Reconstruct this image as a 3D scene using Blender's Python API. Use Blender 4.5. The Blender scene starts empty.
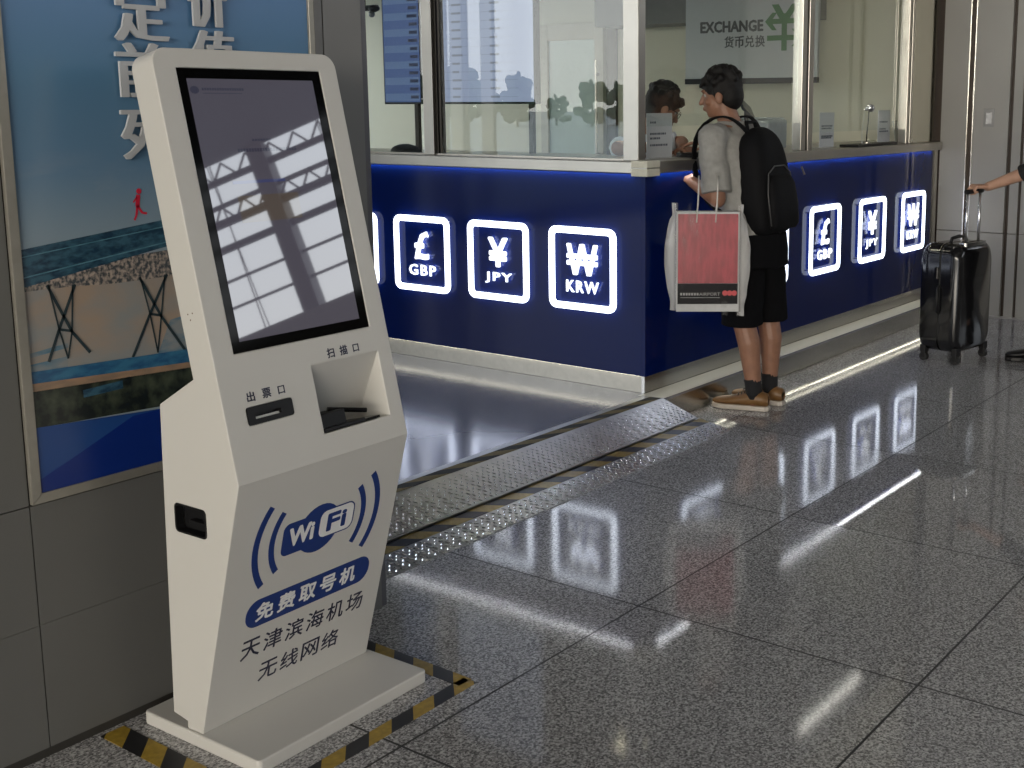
import bpy, bmesh, math, random
from mathutils import Vector, Matrix, noise
random.seed(7)
PI=math.pi
S=bpy.context.scene
COL=S.collection
TS=bpy.data.scenes.new('workbench'); TV=TS.view_layers[0]
def tdg():
    TV.update(); return TV.depsgraph
def R(d): return math.radians(d)
V=Vector

# ------------------------------------------------------------------ materials
MATS={}
def pbr(name,col,rough=.5,metal=0.,spec=.5,coat=0.,emit=None,estr=0.,noise_amt=.06,nscale=30.,bump=0.,bscale=200.,alpha=1.,ior=1.5,sub=0.,trans=0.):
    if name in MATS: return MATS[name]
    m=bpy.data.materials.new(name); m.use_nodes=True
    nt=m.node_tree; b=nt.nodes['Principled BSDF']
    I=b.inputs
    I['Roughness'].default_value=rough; I['Metallic'].default_value=metal
    I['Specular IOR Level'].default_value=spec; I['Coat Weight'].default_value=coat
    I['Coat Roughness'].default_value=.03
    I['IOR'].default_value=ior; I['Alpha'].default_value=alpha
    I['Transmission Weight'].default_value=trans
    if sub: I['Subsurface Weight'].default_value=sub; I['Subsurface Radius'].default_value=(.01,.004,.002)
    tc=nt.nodes.new('ShaderNodeTexCoord')
    n=nt.nodes.new('ShaderNodeTexNoise'); n.inputs['Scale'].default_value=nscale; n.inputs['Detail'].default_value=4
    nt.links.new(tc.outputs['Object'],n.inputs['Vector'])
    r=nt.nodes.new('ShaderNodeValToRGB')
    a=1-noise_amt; c=1+noise_amt
    r.color_ramp.elements[0].position=.3; r.color_ramp.elements[1].position=.7
    r.color_ramp.elements[0].color=(*[max(0,v*a) for v in col],1)
    r.color_ramp.elements[1].color=(*[min(1,v*c) for v in col],1)
    nt.links.new(n.outputs['Fac'],r.inputs['Fac']); nt.links.new(r.outputs['Color'],I['Base Color'])
    if bump:
        n2=nt.nodes.new('ShaderNodeTexNoise'); n2.inputs['Scale'].default_value=bscale; n2.inputs['Detail'].default_value=3
        nt.links.new(tc.outputs['Object'],n2.inputs['Vector'])
        bp=nt.nodes.new('ShaderNodeBump'); bp.inputs['Strength'].default_value=bump; bp.inputs['Distance'].default_value=.004
        nt.links.new(n2.outputs['Fac'],bp.inputs['Height']); nt.links.new(bp.outputs['Normal'],I['Normal'])
    if emit is not None:
        I['Emission Color'].default_value=(*emit,1); I['Emission Strength'].default_value=estr
    MATS[name]=m; return m

def glass_mat(name,tint=(1,1,1),r0=.045):
    m=bpy.data.materials.new(name); m.use_nodes=True; nt=m.node_tree; nt.nodes.clear(); N=nt.nodes.new; L=nt.links.new
    out=N('ShaderNodeOutputMaterial'); mix=N('ShaderNodeMixShader'); tr=N('ShaderNodeBsdfTransparent'); gl=N('ShaderNodeBsdfGlossy')
    tr.inputs['Color'].default_value=(*tint,1); gl.inputs['Roughness'].default_value=.0; gl.inputs['Color'].default_value=(1,1,1,1)
    g=N('ShaderNodeNewGeometry'); vm=N('ShaderNodeVectorMath'); vm.operation='DOT_PRODUCT'; L(g.outputs['Normal'],vm.inputs[0]); L(g.outputs['Incoming'],vm.inputs[1])
    def ma(op,a,b):
        n=N('ShaderNodeMath'); n.operation=op
        for i,x in enumerate((a,b)):
            if isinstance(x,(int,float)): n.inputs[i].default_value=x
            else: L(x,n.inputs[i])
        return n.outputs[0]
    c=ma('ABSOLUTE',vm.outputs['Value'],0.); f=ma('ADD',ma('MULTIPLY',ma('POWER',ma('SUBTRACT',1.,c),5.),1-r0),r0)
    L(f,mix.inputs[0]); L(tr.outputs[0],mix.inputs[1]); L(gl.outputs[0],mix.inputs[2]); L(mix.outputs[0],out.inputs[0])
    MATS[name]=m; return m

# ------------------------------------------------------------------ mesh builder
class MB:
    def __init__(s): s.v=[]; s.f=[]; s.m=[]; s.mi=0
    def add(s,vs,fs,M=None):
        o=len(s.v)
        for p in vs:
            p=V(p); s.v.append(M@p if M is not None else p)
        for f in fs: s.f.append([i+o for i in f]); s.m.append(s.mi)
        return s
    def box(s,x0,x1,y0,y1,z0,z1,M=None):
        vs=[(x,y,z) for z in (z0,z1) for y in (y0,y1) for x in (x0,x1)]
        fs=[(0,2,3,1),(4,5,7,6),(0,1,5,4),(2,6,7,3),(0,4,6,2),(1,3,7,5)]
        return s.add(vs,fs,M)
    def prism(s,poly,d0,d1,axis='y',M=None):
        # poly in 2D, extruded along axis. axis y: poly=(x,z); axis x: poly=(y,z); axis z: poly=(x,y)
        n=len(poly)
        def mk(a,b,d): return {'y':(a,d,b),'x':(d,a,b),'z':(a,b,d)}[axis]
        vs=[mk(a,b,d0) for a,b in poly]+[mk(a,b,d1) for a,b in poly]
        ar=sum(poly[i][0]*poly[(i+1)%n][1]-poly[(i+1)%n][0]*poly[i][1] for i in range(n))
        flip=(ar<0)^(axis=='y')^(d1<d0)
        bot=list(range(n))[::-1]; top=[n+i for i in range(n)]
        fs=[bot,top]+[(i,(i+1)%n,n+(i+1)%n,n+i) for i in range(n)]
        if flip: fs=[f[::-1] for f in fs]
        return s.add(vs,fs,M)
    def ring(s,outer,inner,d0,d1,axis='y',M=None):
        n=len(outer)
        def mk(a,b,d): return {'y':(a,d,b),'x':(d,a,b),'z':(a,b,d)}[axis]
        vs=[mk(a,b,d0) for a,b in outer]+[mk(a,b,d0) for a,b in inner]+[mk(a,b,d1) for a,b in outer]+[mk(a,b,d1) for a,b in inner]
        fs=[]
        for i in range(n):
            j=(i+1)%n
            fs+=[(i,n+i,n+j,j),(2*n+i,2*n+j,3*n+j,3*n+i),(i,j,2*n+j,2*n+i),(n+i,3*n+i,3*n+j,n+j)]
        return s.add(vs,fs,M)
    def tube(s,pts,r,seg=10,cap=True,M=None):
        pts=[V(p) for p in pts]; n=len(pts)
        rs=r if isinstance(r,(list,tuple)) else [r]*n
        vs=[];up=None
        for i,p in enumerate(pts):
            t=(pts[min(i+1,n-1)]-pts[max(i-1,0)]).normalized()
            if up is None:
                up=V((0,0,1)) if abs(t.z)<.9 else V((1,0,0))
            a=t.cross(up).normalized(); b=a.cross(t).normalized(); up=b
            for k in range(seg):
                th=2*PI*k/seg; vs.append(p+(a*math.cos(th)+b*math.sin(th))*rs[i])
        fs=[]
        for i in range(n-1):
            for k in range(seg):
                k2=(k+1)%seg; fs.append((i*seg+k,i*seg+k2,(i+1)*seg+k2,(i+1)*seg+k))
        if cap: fs+=[list(range(seg))[::-1],[(n-1)*seg+k for k in range(seg)]]
        return s.add(vs,fs,M)
    def ell(s,c,rx,ry,rz,seg=16,rings=10,M=None,rot=None):
        vs=[];c=V(c)
        Rm=rot if rot is not None else Matrix.Identity(3)
        for i in range(1,rings):
            ph=PI*i/rings
            for k in range(seg):
                th=2*PI*k/seg
                vs.append(c+Rm@V((rx*math.sin(ph)*math.cos(th),ry*math.sin(ph)*math.sin(th),rz*math.cos(ph))))
        vs.append(c+Rm@V((0,0,rz))); vs.append(c+Rm@V((0,0,-rz)))
        T=len(vs)-2;B=len(vs)-1;fs=[]
        for i in range(rings-2):
            for k in range(seg):
                k2=(k+1)%seg; fs.append((i*seg+k,(i+1)*seg+k,(i+1)*seg+k2,i*seg+k2))
        for k in range(seg):
            k2=(k+1)%seg; fs.append((T,k,k2)); fs.append((B,(rings-2)*seg+k2,(rings-2)*seg+k))
        return s.add(vs,fs,M)
    def cap(s,p0,r0,p1,r1,M=None):
        # tapered capsule
        p0=V(p0);p1=V(p1); n=8
        s.tube([p0.lerp(p1,i/n) for i in range(n+1)],[r0+(r1-r0)*i/n for i in range(n+1)],14,True,M)
        s.ell(p0,r0,r0,r0,M=M); s.ell(p1,r1,r1,r1,M=M); return s
    def loft(s,secs,seg=24,M=None,e=2.0):
        # secs: (center, rx, ry, [rotZ]) horizontal superellipse sections
        vs=[]
        for sc in secs:
            c=V(sc[0]); rx,ry=sc[1],sc[2]; a=sc[3] if len(sc)>3 else 0
            for k in range(seg):
                th=2*PI*k/seg; ct,st=math.cos(th),math.sin(th)
                x=rx*math.copysign(abs(ct)**(2/e),ct); y=ry*math.copysign(abs(st)**(2/e),st)
                vs.append(c+V((x*math.cos(a)-y*math.sin(a),x*math.sin(a)+y*math.cos(a),0)))
        n=len(secs);fs=[]
        for i in range(n-1):
            for k in range(seg):
                k2=(k+1)%seg; fs.append((i*seg+k,i*seg+k2,(i+1)*seg+k2,(i+1)*seg+k))
        fs+=[list(range(seg))[::-1],[(n-1)*seg+k for k in range(seg)]]
        return s.add(vs,fs,M)
    def mesh(s,name,mats,smooth=False):
        me=bpy.data.meshes.new(name); me.from_pydata([tuple(p) for p in s.v],[],s.f)
        for m in (mats if isinstance(mats,(list,tuple)) else [mats]): me.materials.append(m)
        if isinstance(mats,(list,tuple)): me.polygons.foreach_set('material_index',s.m)
        me.validate(); 
        if smooth: me.shade_smooth()
        me.update(); return me

def rrect(x0,x1,z0,z1,r,n=6):
    out=[]
    for cx,cz,a0 in ((x1-r,z1-r,0),(x0+r,z1-r,90),(x0+r,z0+r,180),(x1-r,z0+r,270)):
        for i in range(n+1):
            a=R(a0+90*i/n); out.append((cx+r*math.cos(a),cz+r*math.sin(a)))
    return out

def link(o): COL.objects.link(o); return o
def thing(name,label,cat,loc=(0,0,0),rz=0,group=None,kind=None):
    o=link(bpy.data.objects.new(name,None)); o.empty_display_size=.1
    o.location=loc; o.rotation_euler=(0,0,rz)
    if label: o['label']=label
    if cat: o['category']=cat
    if group: o['group']=group
    if kind: o['kind']=kind
    return o
def tag(o,label=None,cat=None,group=None,kind=None):
    if label: o['label']=label
    if cat: o['category']=cat
    if group: o['group']=group
    if kind: o['kind']=kind
    return o
def part(name,mb,mat,parent=None,label=None,smooth=False,bevel=0,remesh=0,sm=0,disp=None,bseg=2,loc=None,auto=None,subd=0):
    me=mb.mesh(name,mat,smooth) if isinstance(mb,MB) else mb
    o=bpy.data.objects.new(name,me)
    if bevel or remesh or sm or disp or subd:
        if remesh:
            r=o.modifiers.new('r','REMESH'); r.mode='VOXEL'; r.voxel_size=remesh; r.use_smooth_shade=True
        if sm:
            q=o.modifiers.new('s','SMOOTH'); q.factor=.5; q.iterations=sm
        if bevel:
            b=o.modifiers.new('b','BEVEL'); b.width=bevel; b.segments=bseg; b.limit_method='ANGLE'; b.angle_limit=R(35); b.harden_normals=False
        if subd:
            q=o.modifiers.new('u','SUBSURF'); q.levels=subd
        TS.collection.objects.link(o); dg=tdg()
        new=bpy.data.meshes.new_from_object(o.evaluated_get(dg)); TS.collection.objects.unlink(o)
        o.modifiers.clear(); old=o.data; o.data=new; new.name=name
        bpy.data.meshes.remove(old)
        if disp:
            amp,sc=disp
            cs_=[]
            for v in new.vertices:
                c_=v.co.copy(); d=noise.noise_vector(c_*sc); cs_+=list(c_+V(d)*amp)
            new.vertices.foreach_set('co',cs_); new.update()
        if remesh or smooth:new.shade_smooth()
    link(o)
    if auto:
        mark_sharp(o.data,auto)
    if parent: o.parent=parent
    if label: o['label']=label
    if loc: o.location=loc
    return o
def mark_sharp(me,ang):
    bm=bmesh.new(); bm.from_mesh(me)
    for f in bm.faces: f.smooth=True
    for e in bm.edges:
        if len(e.link_faces)==2 and e.calc_face_angle(0)>R(ang): e.smooth=False
    bm.to_mesh(me); bm.free()
def struct(name,mb,mat,parent=None,**k):
    o=part(name,mb,mat,parent,**k); 
    if not parent: o['kind']='structure'
    return o
def boolean(mb,mat,cutters,bevel=0,name='body'):
    o=bpy.data.objects.new('tmp',mb.mesh('tmp',mat)); TS.collection.objects.link(o)
    cs=[]
    for c in cutters:
        co=bpy.data.objects.new('cut',c.mesh('cut',mat)); TS.collection.objects.link(co); cs.append(co)
        b=o.modifiers.new('b','BOOLEAN'); b.operation='DIFFERENCE'; b.object=co; b.solver='EXACT'
    if bevel:
        b=o.modifiers.new('v','BEVEL'); b.width=bevel; b.segments=2; b.limit_method='ANGLE'; b.angle_limit=R(30)
    dg=tdg()
    new=bpy.data.meshes.new_from_object(o.evaluated_get(dg)); new.name=name
    for q in cs+[o]: bpy.data.objects.remove(q)
    return new

# text as mesh, local plane xz facing -y
_tc=bpy.data.curves.new('txt','FONT'); _tc.resolution_u=2; _tc.extrude=.5
_to=bpy.data.objects.new('txt',_tc); TS.collection.objects.link(_to)
def text(mb,s,cx,cz,w=None,h=None,depth=.002,y=0.,bold=.0,sx=1.,M=None,shear=0.,gap=1.,vert=1.):
    _tc.space_character=gap
    _tc.body=s; _tc.offset=0; _tc.shear=shear
    dg=tdg()
    me=bpy.data.meshes.new_from_object(_to.evaluated_get(dg))
    xs=[v.co.x for v in me.vertices]; ys=[v.co.y for v in me.vertices]
    x0,x1,y0,y1=min(xs),max(xs),min(ys),max(ys)
    if w and h: kx=w/(x1-x0); kz=h/(y1-y0)
    elif w: kx=kz=w/(x1-x0)
    else: kx=kz=h/(y1-y0)
    # bold strokes: the glyph is thickened evenly by stacking slightly shifted outlines
    H=(y1-y0)*kz; bx=bold*H; fs=[list(p.vertices) for p in me.polygons]
    sh=[(0,0)] if not bold else [(bx*math.cos(a),bx*vert*math.sin(a)) for a in [i*PI/4 for i in range(8)]]+[(0,0)]
    W_=(x1-x0)*kx; qx=(W_-2*bx)/W_ if bold else 1; qz=(H-2*bx)/H if bold else 1
    for k_,(ox,oz) in enumerate(sh):
        dz=depth*(1+.004*k_)
        vs=[(cx+ox+(v.co.x-(x0+x1)/2)*kx*qx, y-(v.co.z+.5)*dz, cz+oz+(v.co.y-(y0+y1)/2)*kz*qz) for v in me.vertices]
        mb.add(vs,fs,M)
    bpy.data.meshes.remove(me); return mb

# ------------------------------------------------------------------ material library
white=pbr('kiosk_paint',(.56,.55,.525),.42,noise_amt=.015,nscale=3)
grey_panel=pbr('grey_wall_panel',(.115,.115,.11),.5,noise_amt=.05,nscale=2.5)
grey_right=pbr('grey_column_panel',(.32,.315,.30),.38,metal=.0,noise_amt=.04,nscale=2)
dark=pbr('dark_gap',(.012,.011,.01),.6)
black_gloss=pbr('black_gloss',(.004,.004,.005),.12,noise_amt=0)
black_mat=pbr('black_plastic',(.006,.006,.007),.45,spec=.3)
alu=pbr('brushed_aluminium',(.55,.53,.49),.32,metal=.85,noise_amt=.05,nscale=8)
steel=pbr('stainless_steel',(.40,.38,.345),.30,metal=.9,noise_amt=.05,nscale=6)
steel_dark=pbr('steel_plinth',(.50,.49,.46),.22,metal=1.,noise_amt=.05,nscale=4)
navy_ink=pbr('navy_ink',(.006,.03,.17),.4,noise_amt=.02)
black_ink=pbr('black_ink',(.012,.014,.04),.5,noise_amt=.02)
led_letter=pbr('led_letter',(.9,.92,1),.4,emit=(.86,.92,1.0),estr=1.35,noise_amt=0)
blue_panel=pbr('blue_panel',(.002,.010,.085),.08,spec=.13,noise_amt=.03,nscale=2)
led_white=pbr('led_white',(.9,.92,1),.4,emit=(.78,.86,1.0),estr=3.0,noise_amt=0)
led_blue=pbr('led_strip_white',(.8,.8,.8),.4,emit=(.95,.97,1.0),estr=24.,noise_amt=0)
led_warm=pbr('led_warm',(.9,.9,.8),.4,emit=(1,.95,.76),estr=5.,noise_amt=0)
cream=pbr('cream_cap',(.62,.60,.50),.5)
paper=pbr('white_paper',(.62,.65,.68),.6,noise_amt=.02)
skin=pbr('skin',(.27,.135,.085),.5,noise_amt=.10,nscale=25,sub=.05,bump=.1,bscale=300)
hairm=pbr('black_hair',(.005,.004,.004),.55,spec=.3,noise_amt=.3,nscale=120,bump=.8,bscale=250)
glass=glass_mat('booth_glass',(.97,.99,.98))

# ------------------------------------------------------------------ camera
cam=bpy.data.cameras.new('camera'); co=link(bpy.data.objects.new('camera',cam)); S.camera=co
F_PX=1203.817; cam.sensor_width=36; cam.lens=F_PX*36/1024
cam.shift_x=(512-631.827)/1024; cam.shift_y=(305.2686-384)/1024
yaw,pit,rol=R(34.98553),R(-9.42523),R(-.0624)
f=V((math.cos(pit)*math.cos(yaw),math.cos(pit)*math.sin(yaw),math.sin(pit)))
rt=f.cross(V((0,0,1))).normalized(); up=rt.cross(f)
r2=rt*math.cos(rol)+up*math.sin(rol); u2=-rt*math.sin(rol)+up*math.cos(rol)
Mc=Matrix((r2,u2,-f)).transposed().to_4x4(); Mc.translation=(0,0,1.5); co.matrix_world=Mc
cam.clip_end=600; cam.clip_start=.05

# ------------------------------------------------------------------ floor
def floor_mat():
    m=bpy.data.materials.new('granite_tiles'); m.use_nodes=True; nt=m.node_tree; b=nt.nodes['Principled BSDF']
    N=nt.nodes.new; L=nt.links.new
    g=N('ShaderNodeNewGeometry'); sep=N('ShaderNodeSeparateXYZ'); L(g.outputs['Position'],sep.inputs[0])
    def ma(op,a,b_=None,c=None):
        n=N('ShaderNodeMath'); n.operation=op
        for i,x in enumerate((a,b_,c)):
            if x is None: continue
            if isinstance(x,(int,float)): n.inputs[i].default_value=x
            else: L(x,n.inputs[i])
        return n.outputs[0]
    tx=ma('DIVIDE',ma('SUBTRACT',sep.outputs[0],2.845),.99); ty=ma('DIVIDE',ma('SUBTRACT',sep.outputs[1],1.967),.889)
    ix=ma('FLOOR',tx); iy=ma('FLOOR',ty); fx=ma('FRACT',tx); fy=ma('FRACT',ty)
    ex=ma('MULTIPLY',ma('MINIMUM',fx,ma('SUBTRACT',1.,fx)),.99); ey=ma('MULTIPLY',ma('MINIMUM',fy,ma('SUBTRACT',1.,fy)),.889)
    gr=ma('LESS_THAN',ma('MINIMUM',ex,ey),.0034)
    comb=N('ShaderNodeCombineXYZ'); L(ix,comb.inputs[0]); L(iy,comb.inputs[1])
    wn=N('ShaderNodeTexWhiteNoise'); wn.noise_dimensions='3D'; L(comb.outputs[0],wn.inputs['Vector'])
    # speckle
    n1=N('ShaderNodeTexNoise'); n1.inputs['Scale'].default_value=120; n1.inputs['Detail'].default_value=3; n1.inputs['Roughness'].default_value=.7; L(g.outputs['Position'],n1.inputs['Vector'])
    v1=N('ShaderNodeTexVoronoi'); v1.inputs['Scale'].default_value=210; L(g.outputs['Position'],v1.inputs['Vector'])
    r1=N('ShaderNodeValToRGB'); e=r1.color_ramp.elements; e[0].position=.36; e[0].color=(.135,.133,.138,1); e[1].position=.66; e[1].color=(.66,.655,.66,1)
    e2=r1.color_ramp.elements.new(.5); e2.color=(.35,.345,.35,1)
    sv=N('ShaderNodeSeparateColor'); L(v1.outputs['Color'],sv.inputs[0])
    L(ma('ADD',ma('MULTIPLY',n1.outputs['Fac'],.72),ma('MULTIPLY',sv.outputs[0],.28)),r1.inputs['Fac'])
    n2=N('ShaderNodeTexNoise'); n2.inputs['Scale'].default_value=1.3; n2.inputs['Detail'].default_value=3; L(g.outputs['Position'],n2.inputs['Vector'])
    tone=ma('ADD',ma('ADD',ma('MULTIPLY',wn.outputs['Value'],.22),.82),ma('MULTIPLY',ma('SUBTRACT',n2.outputs['Fac'],.5),.25))
    mx=N('ShaderNodeMix'); mx.data_type='RGBA'; mx.blend_type='MULTIPLY'; mx.inputs['Factor'].default_value=1
    cc=N('ShaderNodeCombineColor'); L(tone,cc.inputs[0]); L(tone,cc.inputs[1]); L(tone,cc.inputs[2])
    L(r1.outputs[0],mx.inputs[6]); L(cc.outputs[0],mx.inputs[7])
    mg=N('ShaderNodeMix'); mg.data_type='RGBA'; L(gr,mg.inputs['Factor']); L(mx.outputs[2],mg.inputs[6]); mg.inputs[7].default_value=(.012,.012,.012,1)
    L(mg.outputs[2],b.inputs['Base Color'])
    # polish differs from slab to slab; one slab is freshly polished
    isx=ma('COMPARE',ix,1.,.1); isy=ma('COMPARE',iy,-1.,.1); fresh=ma('MULTIPLY',isx,isy)
    rr=ma('ADD',.065,ma('MULTIPLY',wn.outputs['Value'],.04)); rr=ma('SUBTRACT',rr,ma('MULTIPLY',fresh,.16)); rr=ma('MAXIMUM',rr,.012)
    rr=ma('ADD',rr,ma('MULTIPLY',gr,.5)); L(rr,b.inputs['Roughness'])
    b.inputs['Specular IOR Level'].default_value=.5
    n3=N('ShaderNodeTexNoise'); n3.inputs['Scale'].default_value=160; n3.inputs['Detail'].default_value=1; L(g.outputs['Position'],n3.inputs['Vector'])
    bp=N('ShaderNodeBump'); bp.inputs['Strength'].default_value=.022; bp.inputs['Distance'].default_value=.001; L(n3.outputs['Fac'],bp.inputs['Height']); L(bp.outputs['Normal'],b.inputs['Normal'])
    return m
fm=MB().prism([(-13,-21),(10.4,-21),(22.2,2.2),(22.2,10.6),(-13,10.6)],-.2,0,'z')
struct('floor',fm,floor_mat())

# ------------------------------------------------------------------ left wall with panels
wl=MB(); wl.mi=1; wl.box(-12,2.41,2.625,2.80,0,7.7); wl.mi=0
WX=[-12]+[1.3565-1.18*k for k in range(9,0,-1)]+[1.3565,2.2535]
for i in range(len(WX)-1):
    x0,x1=WX[i]+.0015,WX[i+1]-.0015
    wl.box(x0,x1,2.61,2.63,.022,.322); wl.box(x0,x1,2.61,2.63,.323,.606)
    if i<len(WX)-2: wl.box(x0,x1,2.61,2.63,.609,2.5); wl.box(x0,x1,2.61,2.63,2.503,7.7)
    else: wl.box(x0,x1,2.61,2.63,2.5,7.7)
struct('wall_left',wl,[grey_panel,dark])
struct('base_shadow_left',MB().box(-12,2.41,2.612,2.626,0,.0215),pbr('skirting_shadow',(.03,.028,.025),.5))  # dark strip painted for the shadow gap below the wall panels
pl=MB(); pl.box(2.2575,2.392,2.598,2.80,0,7.7)
p1=struct('wall_pillar',pl,pbr('pillar_panel',(.17,.17,.17),.42,noise_amt=.04,nscale=3))
struct('trim_1',MB().box(2.394,2.415,2.603,2.80,0,7.7),pbr('pillar_edge',(.11,.11,.125),.4))

# ------------------------------------------------------------------ poster
PY=2.607
po=thing('wall_poster','blue airport poster in an aluminium frame on the grey wall behind the white kiosk','poster',(1.38,2.61,.609))
def W(mb_fn): return mb_fn
px0,pz0=1.38,.609
TP=Matrix.Translation((-px0,-2.61,-pz0))
fr=MB()
fr.prism([(1.358,.611),(2.2515,.611),(2.2095,.634),(1.381,.634)],2.598,2.612,'y',TP)
fr.prism([(1.358,.611),(1.381,.634),(1.381,2.45),(1.358,2.49)],2.598,2.612,'y',TP)
fr.prism([(2.2515,.611),(2.2095,.634),(2.2095,2.45),(2.2515,2.49)],2.598,2.612,'y',TP)
fr.prism([(1.358,2.49),(1.381,2.45),(2.2095,2.45),(2.2515,2.49)],2.598,2.612,'y',TP)
part('frame',fr,pbr('poster_frame',(.30,.285,.25),.35,metal=.5),po,bevel=.0015)
fb=MB().box(2.226,2.2515,2.5965,2.599,.62,2.48,TP)
part('frame_bead',fb,pbr('poster_bead',(.12,.12,.12),.4),po)
def sky_mat():
    m=bpy.data.materials.new('printed_sky'); m.use_nodes=True; nt=m.node_tree; b=nt.nodes['Principled BSDF']; N=nt.nodes.new; L=nt.links.new
    tc=N('ShaderNodeTexCoord'); sp=N('ShaderNodeSeparateXYZ'); L(tc.outputs['Object'],sp.inputs[0])
    n=N('ShaderNodeTexNoise'); n.inputs['Scale'].default_value=3.5; n.inputs['Detail'].default_value=5
    mp=N('ShaderNodeMapping'); mp.inputs['Scale'].default_value=(1,1,3.2); L(tc.outputs['Object'],mp.inputs[0]); L(mp.outputs[0],n.inputs['Vector'])
    mr=N('ShaderNodeMapRange'); mr.inputs[1].default_value=.5; mr.inputs[2].default_value=1.35; L(sp.outputs[2],mr.inputs[0])
    r=N('ShaderNodeValToRGB'); e=r.color_ramp.elements
    e[0].position=0; e[0].color=(.30,.36,.40,1); e[1].position=1; e[1].color=(.085,.20,.47,1)
    for p,c in ((.14,(.22,.30,.37)),(.30,(.12,.22,.34)),(.55,(.09,.20,.33)),(.75,(.10,.22,.42))):
        x=e.new(p); x.color=(*c,1)
    L(mr.outputs[0],r.inputs[0])
    r2=N('ShaderNodeValToRGB'); r2.color_ramp.elements[0].position=.55; r2.color_ramp.elements[0].color=(0,0,0,1); r2.color_ramp.elements[1].position=.75; r2.color_ramp.elements[1].color=(.4,.4,.4,1)
    L(n.outputs[0],r2.inputs[0])
    mr2=N('ShaderNodeMapRange'); mr2.inputs[1].default_value=.58; mr2.inputs[2].default_value=.8; mr2.inputs[3].default_value=1.; mr2.inputs[4].default_value=.0; L(sp.outputs[2],mr2.inputs[0])
    mu=N('ShaderNodeMath'); mu.operation='MULTIPLY'; L(r2.outputs[0],mu.inputs[0]); L(mr2.outputs[0],mu.inputs[1])
    mx=N('ShaderNodeMix'); mx.data_type='RGBA'; L(mu.outputs[0],mx.inputs['Factor']); L(r.outputs[0],mx.inputs[6]); mx.inputs[7].default_value=(.55,.5,.45,1)
    L(mx.outputs[2],b.inputs['Base Color']); b.inputs['Roughness'].default_value=.22
    return m
def patch_mat(name,c1,c2,scale=(20,20,20),rough=.3,pos=(.4,.6)):
    m=bpy.data.materials.new(name); m.use_nodes=True; nt=m.node_tree; b=nt.nodes['Principled BSDF']; N=nt.nodes.new; L=nt.links.new
    tc=N('ShaderNodeTexCoord'); mp=N('ShaderNodeMapping'); mp.inputs['Scale'].default_value=scale; L(tc.outputs['Object'],mp.inputs[0])
    n=N('ShaderNodeTexNoise'); n.inputs['Scale'].default_value=1; n.inputs['Detail'].default_value=4; L(mp.outputs[0],n.inputs['Vector'])
    r=N('ShaderNodeValToRGB'); e=r.color_ramp.elements; e[0].position=pos[0]; e[1].position=pos[1]; e[0].color=(*c1,1); e[1].color=(*c2,1)
    L(n.outputs[0],r.inputs[0]); L(r.outputs[0],b.inputs['Base Color']); b.inputs['Roughness'].default_value=rough
    return m
PM=[sky_mat(),
 patch_mat('printed_roof',(.012,.04,.075),(.04,.11,.16),(30,1,60)),
 patch_mat('printed_roof_edge',(.10,.22,.28),(.06,.16,.21),(30,1,30)),
 patch_mat('printed_facade',(.36,.28,.22),(.27,.28,.28),(5,1,9)),
 patch_mat('printed_lattice',(.06,.07,.08),(.40,.33,.28),(110,1,90),pos=(.42,.62)),
 patch_mat('printed_struts',(.02,.035,.045),(.03,.05,.06)),
 patch_mat('printed_deck',(.02,.09,.20),(.04,.16,.28),(20,1,50)),
 patch_mat('printed_kerb',(.34,.22,.14),(.24,.17,.12),(15,1,40)),
 patch_mat('printed_bushes',(.008,.012,.012),(.06,.075,.05),(28,1,24),pos=(.4,.7)),
 patch_mat('printed_blue',(.003,.02,.16),(.004,.024,.18),(2,1,2)),
 patch_mat('printed_blue_light',(.014,.06,.22),(.012,.05,.20),(2,1,2)),
 patch_mat('printed_runner',(.62,.02,.05),(.55,.02,.05)),
 patch_mat('printed_shade_glass',(.10,.20,.28),(.25,.27,.28),(12,1,40)),
]
ps=MB()
def pp(mi,poly,lay):
    ps.mi=mi; y=2.6065-.0004*lay
    ps.add([(x,y,z) for x,z in poly],[list(range(len(poly)))],TP)
ps.mi=0; ps.box(1.381,2.2095,2.6066,2.612,.634,2.45,TP)
ext=lambda xa,za,xb,zb,x: za+(zb-za)*(x-xa)/(xb-xa)
XR=2.2095
def band(mi,zl0,zl1,s0,s1,lay): pp(mi,[(1.381,zl0),(XR,zl0+s0*.828),(XR,zl1+s1*.828),(1.381,zl1)],lay)
band(3,.88,1.13,-.06,.04,1)          # glazed terminal front
pp(12,[(1.70,.90),(XR,.86),(XR,1.05),(1.74,.98)],2)
pp(12,[(1.381,.905),(1.47,.905),(1.47,.935),(1.381,.93)],2)
pp(12,[(1.381,.945),(1.475,.955),(1.475,.966),(1.381,.955)],2)
band(4,1.095,1.135,-.01,.05,3)
band(1,1.104,1.188,.16,.11,4)       # roof
band(2,1.170,1.1725,.11,.11,5); band(2,1.124,1.127,.13,.13,5)
pp(4,[(1.47,1.095),(1.62,1.110),(XR,1.16),(XR,1.09),(1.60,1.088)],6)
def strut(a,b,w=.0035,lay=7):
    a=V((a[0],0,a[1]));b=V((b[0],0,b[1]));d=(b-a).normalized();n=V((-d.z,0,d.x))*w
    pp(5,[((a+n).x,(a+n).z),((b+n).x,(b+n).z),((b-n).x,(b-n).z),((a-n).x,(a-n).z)],lay)
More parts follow.
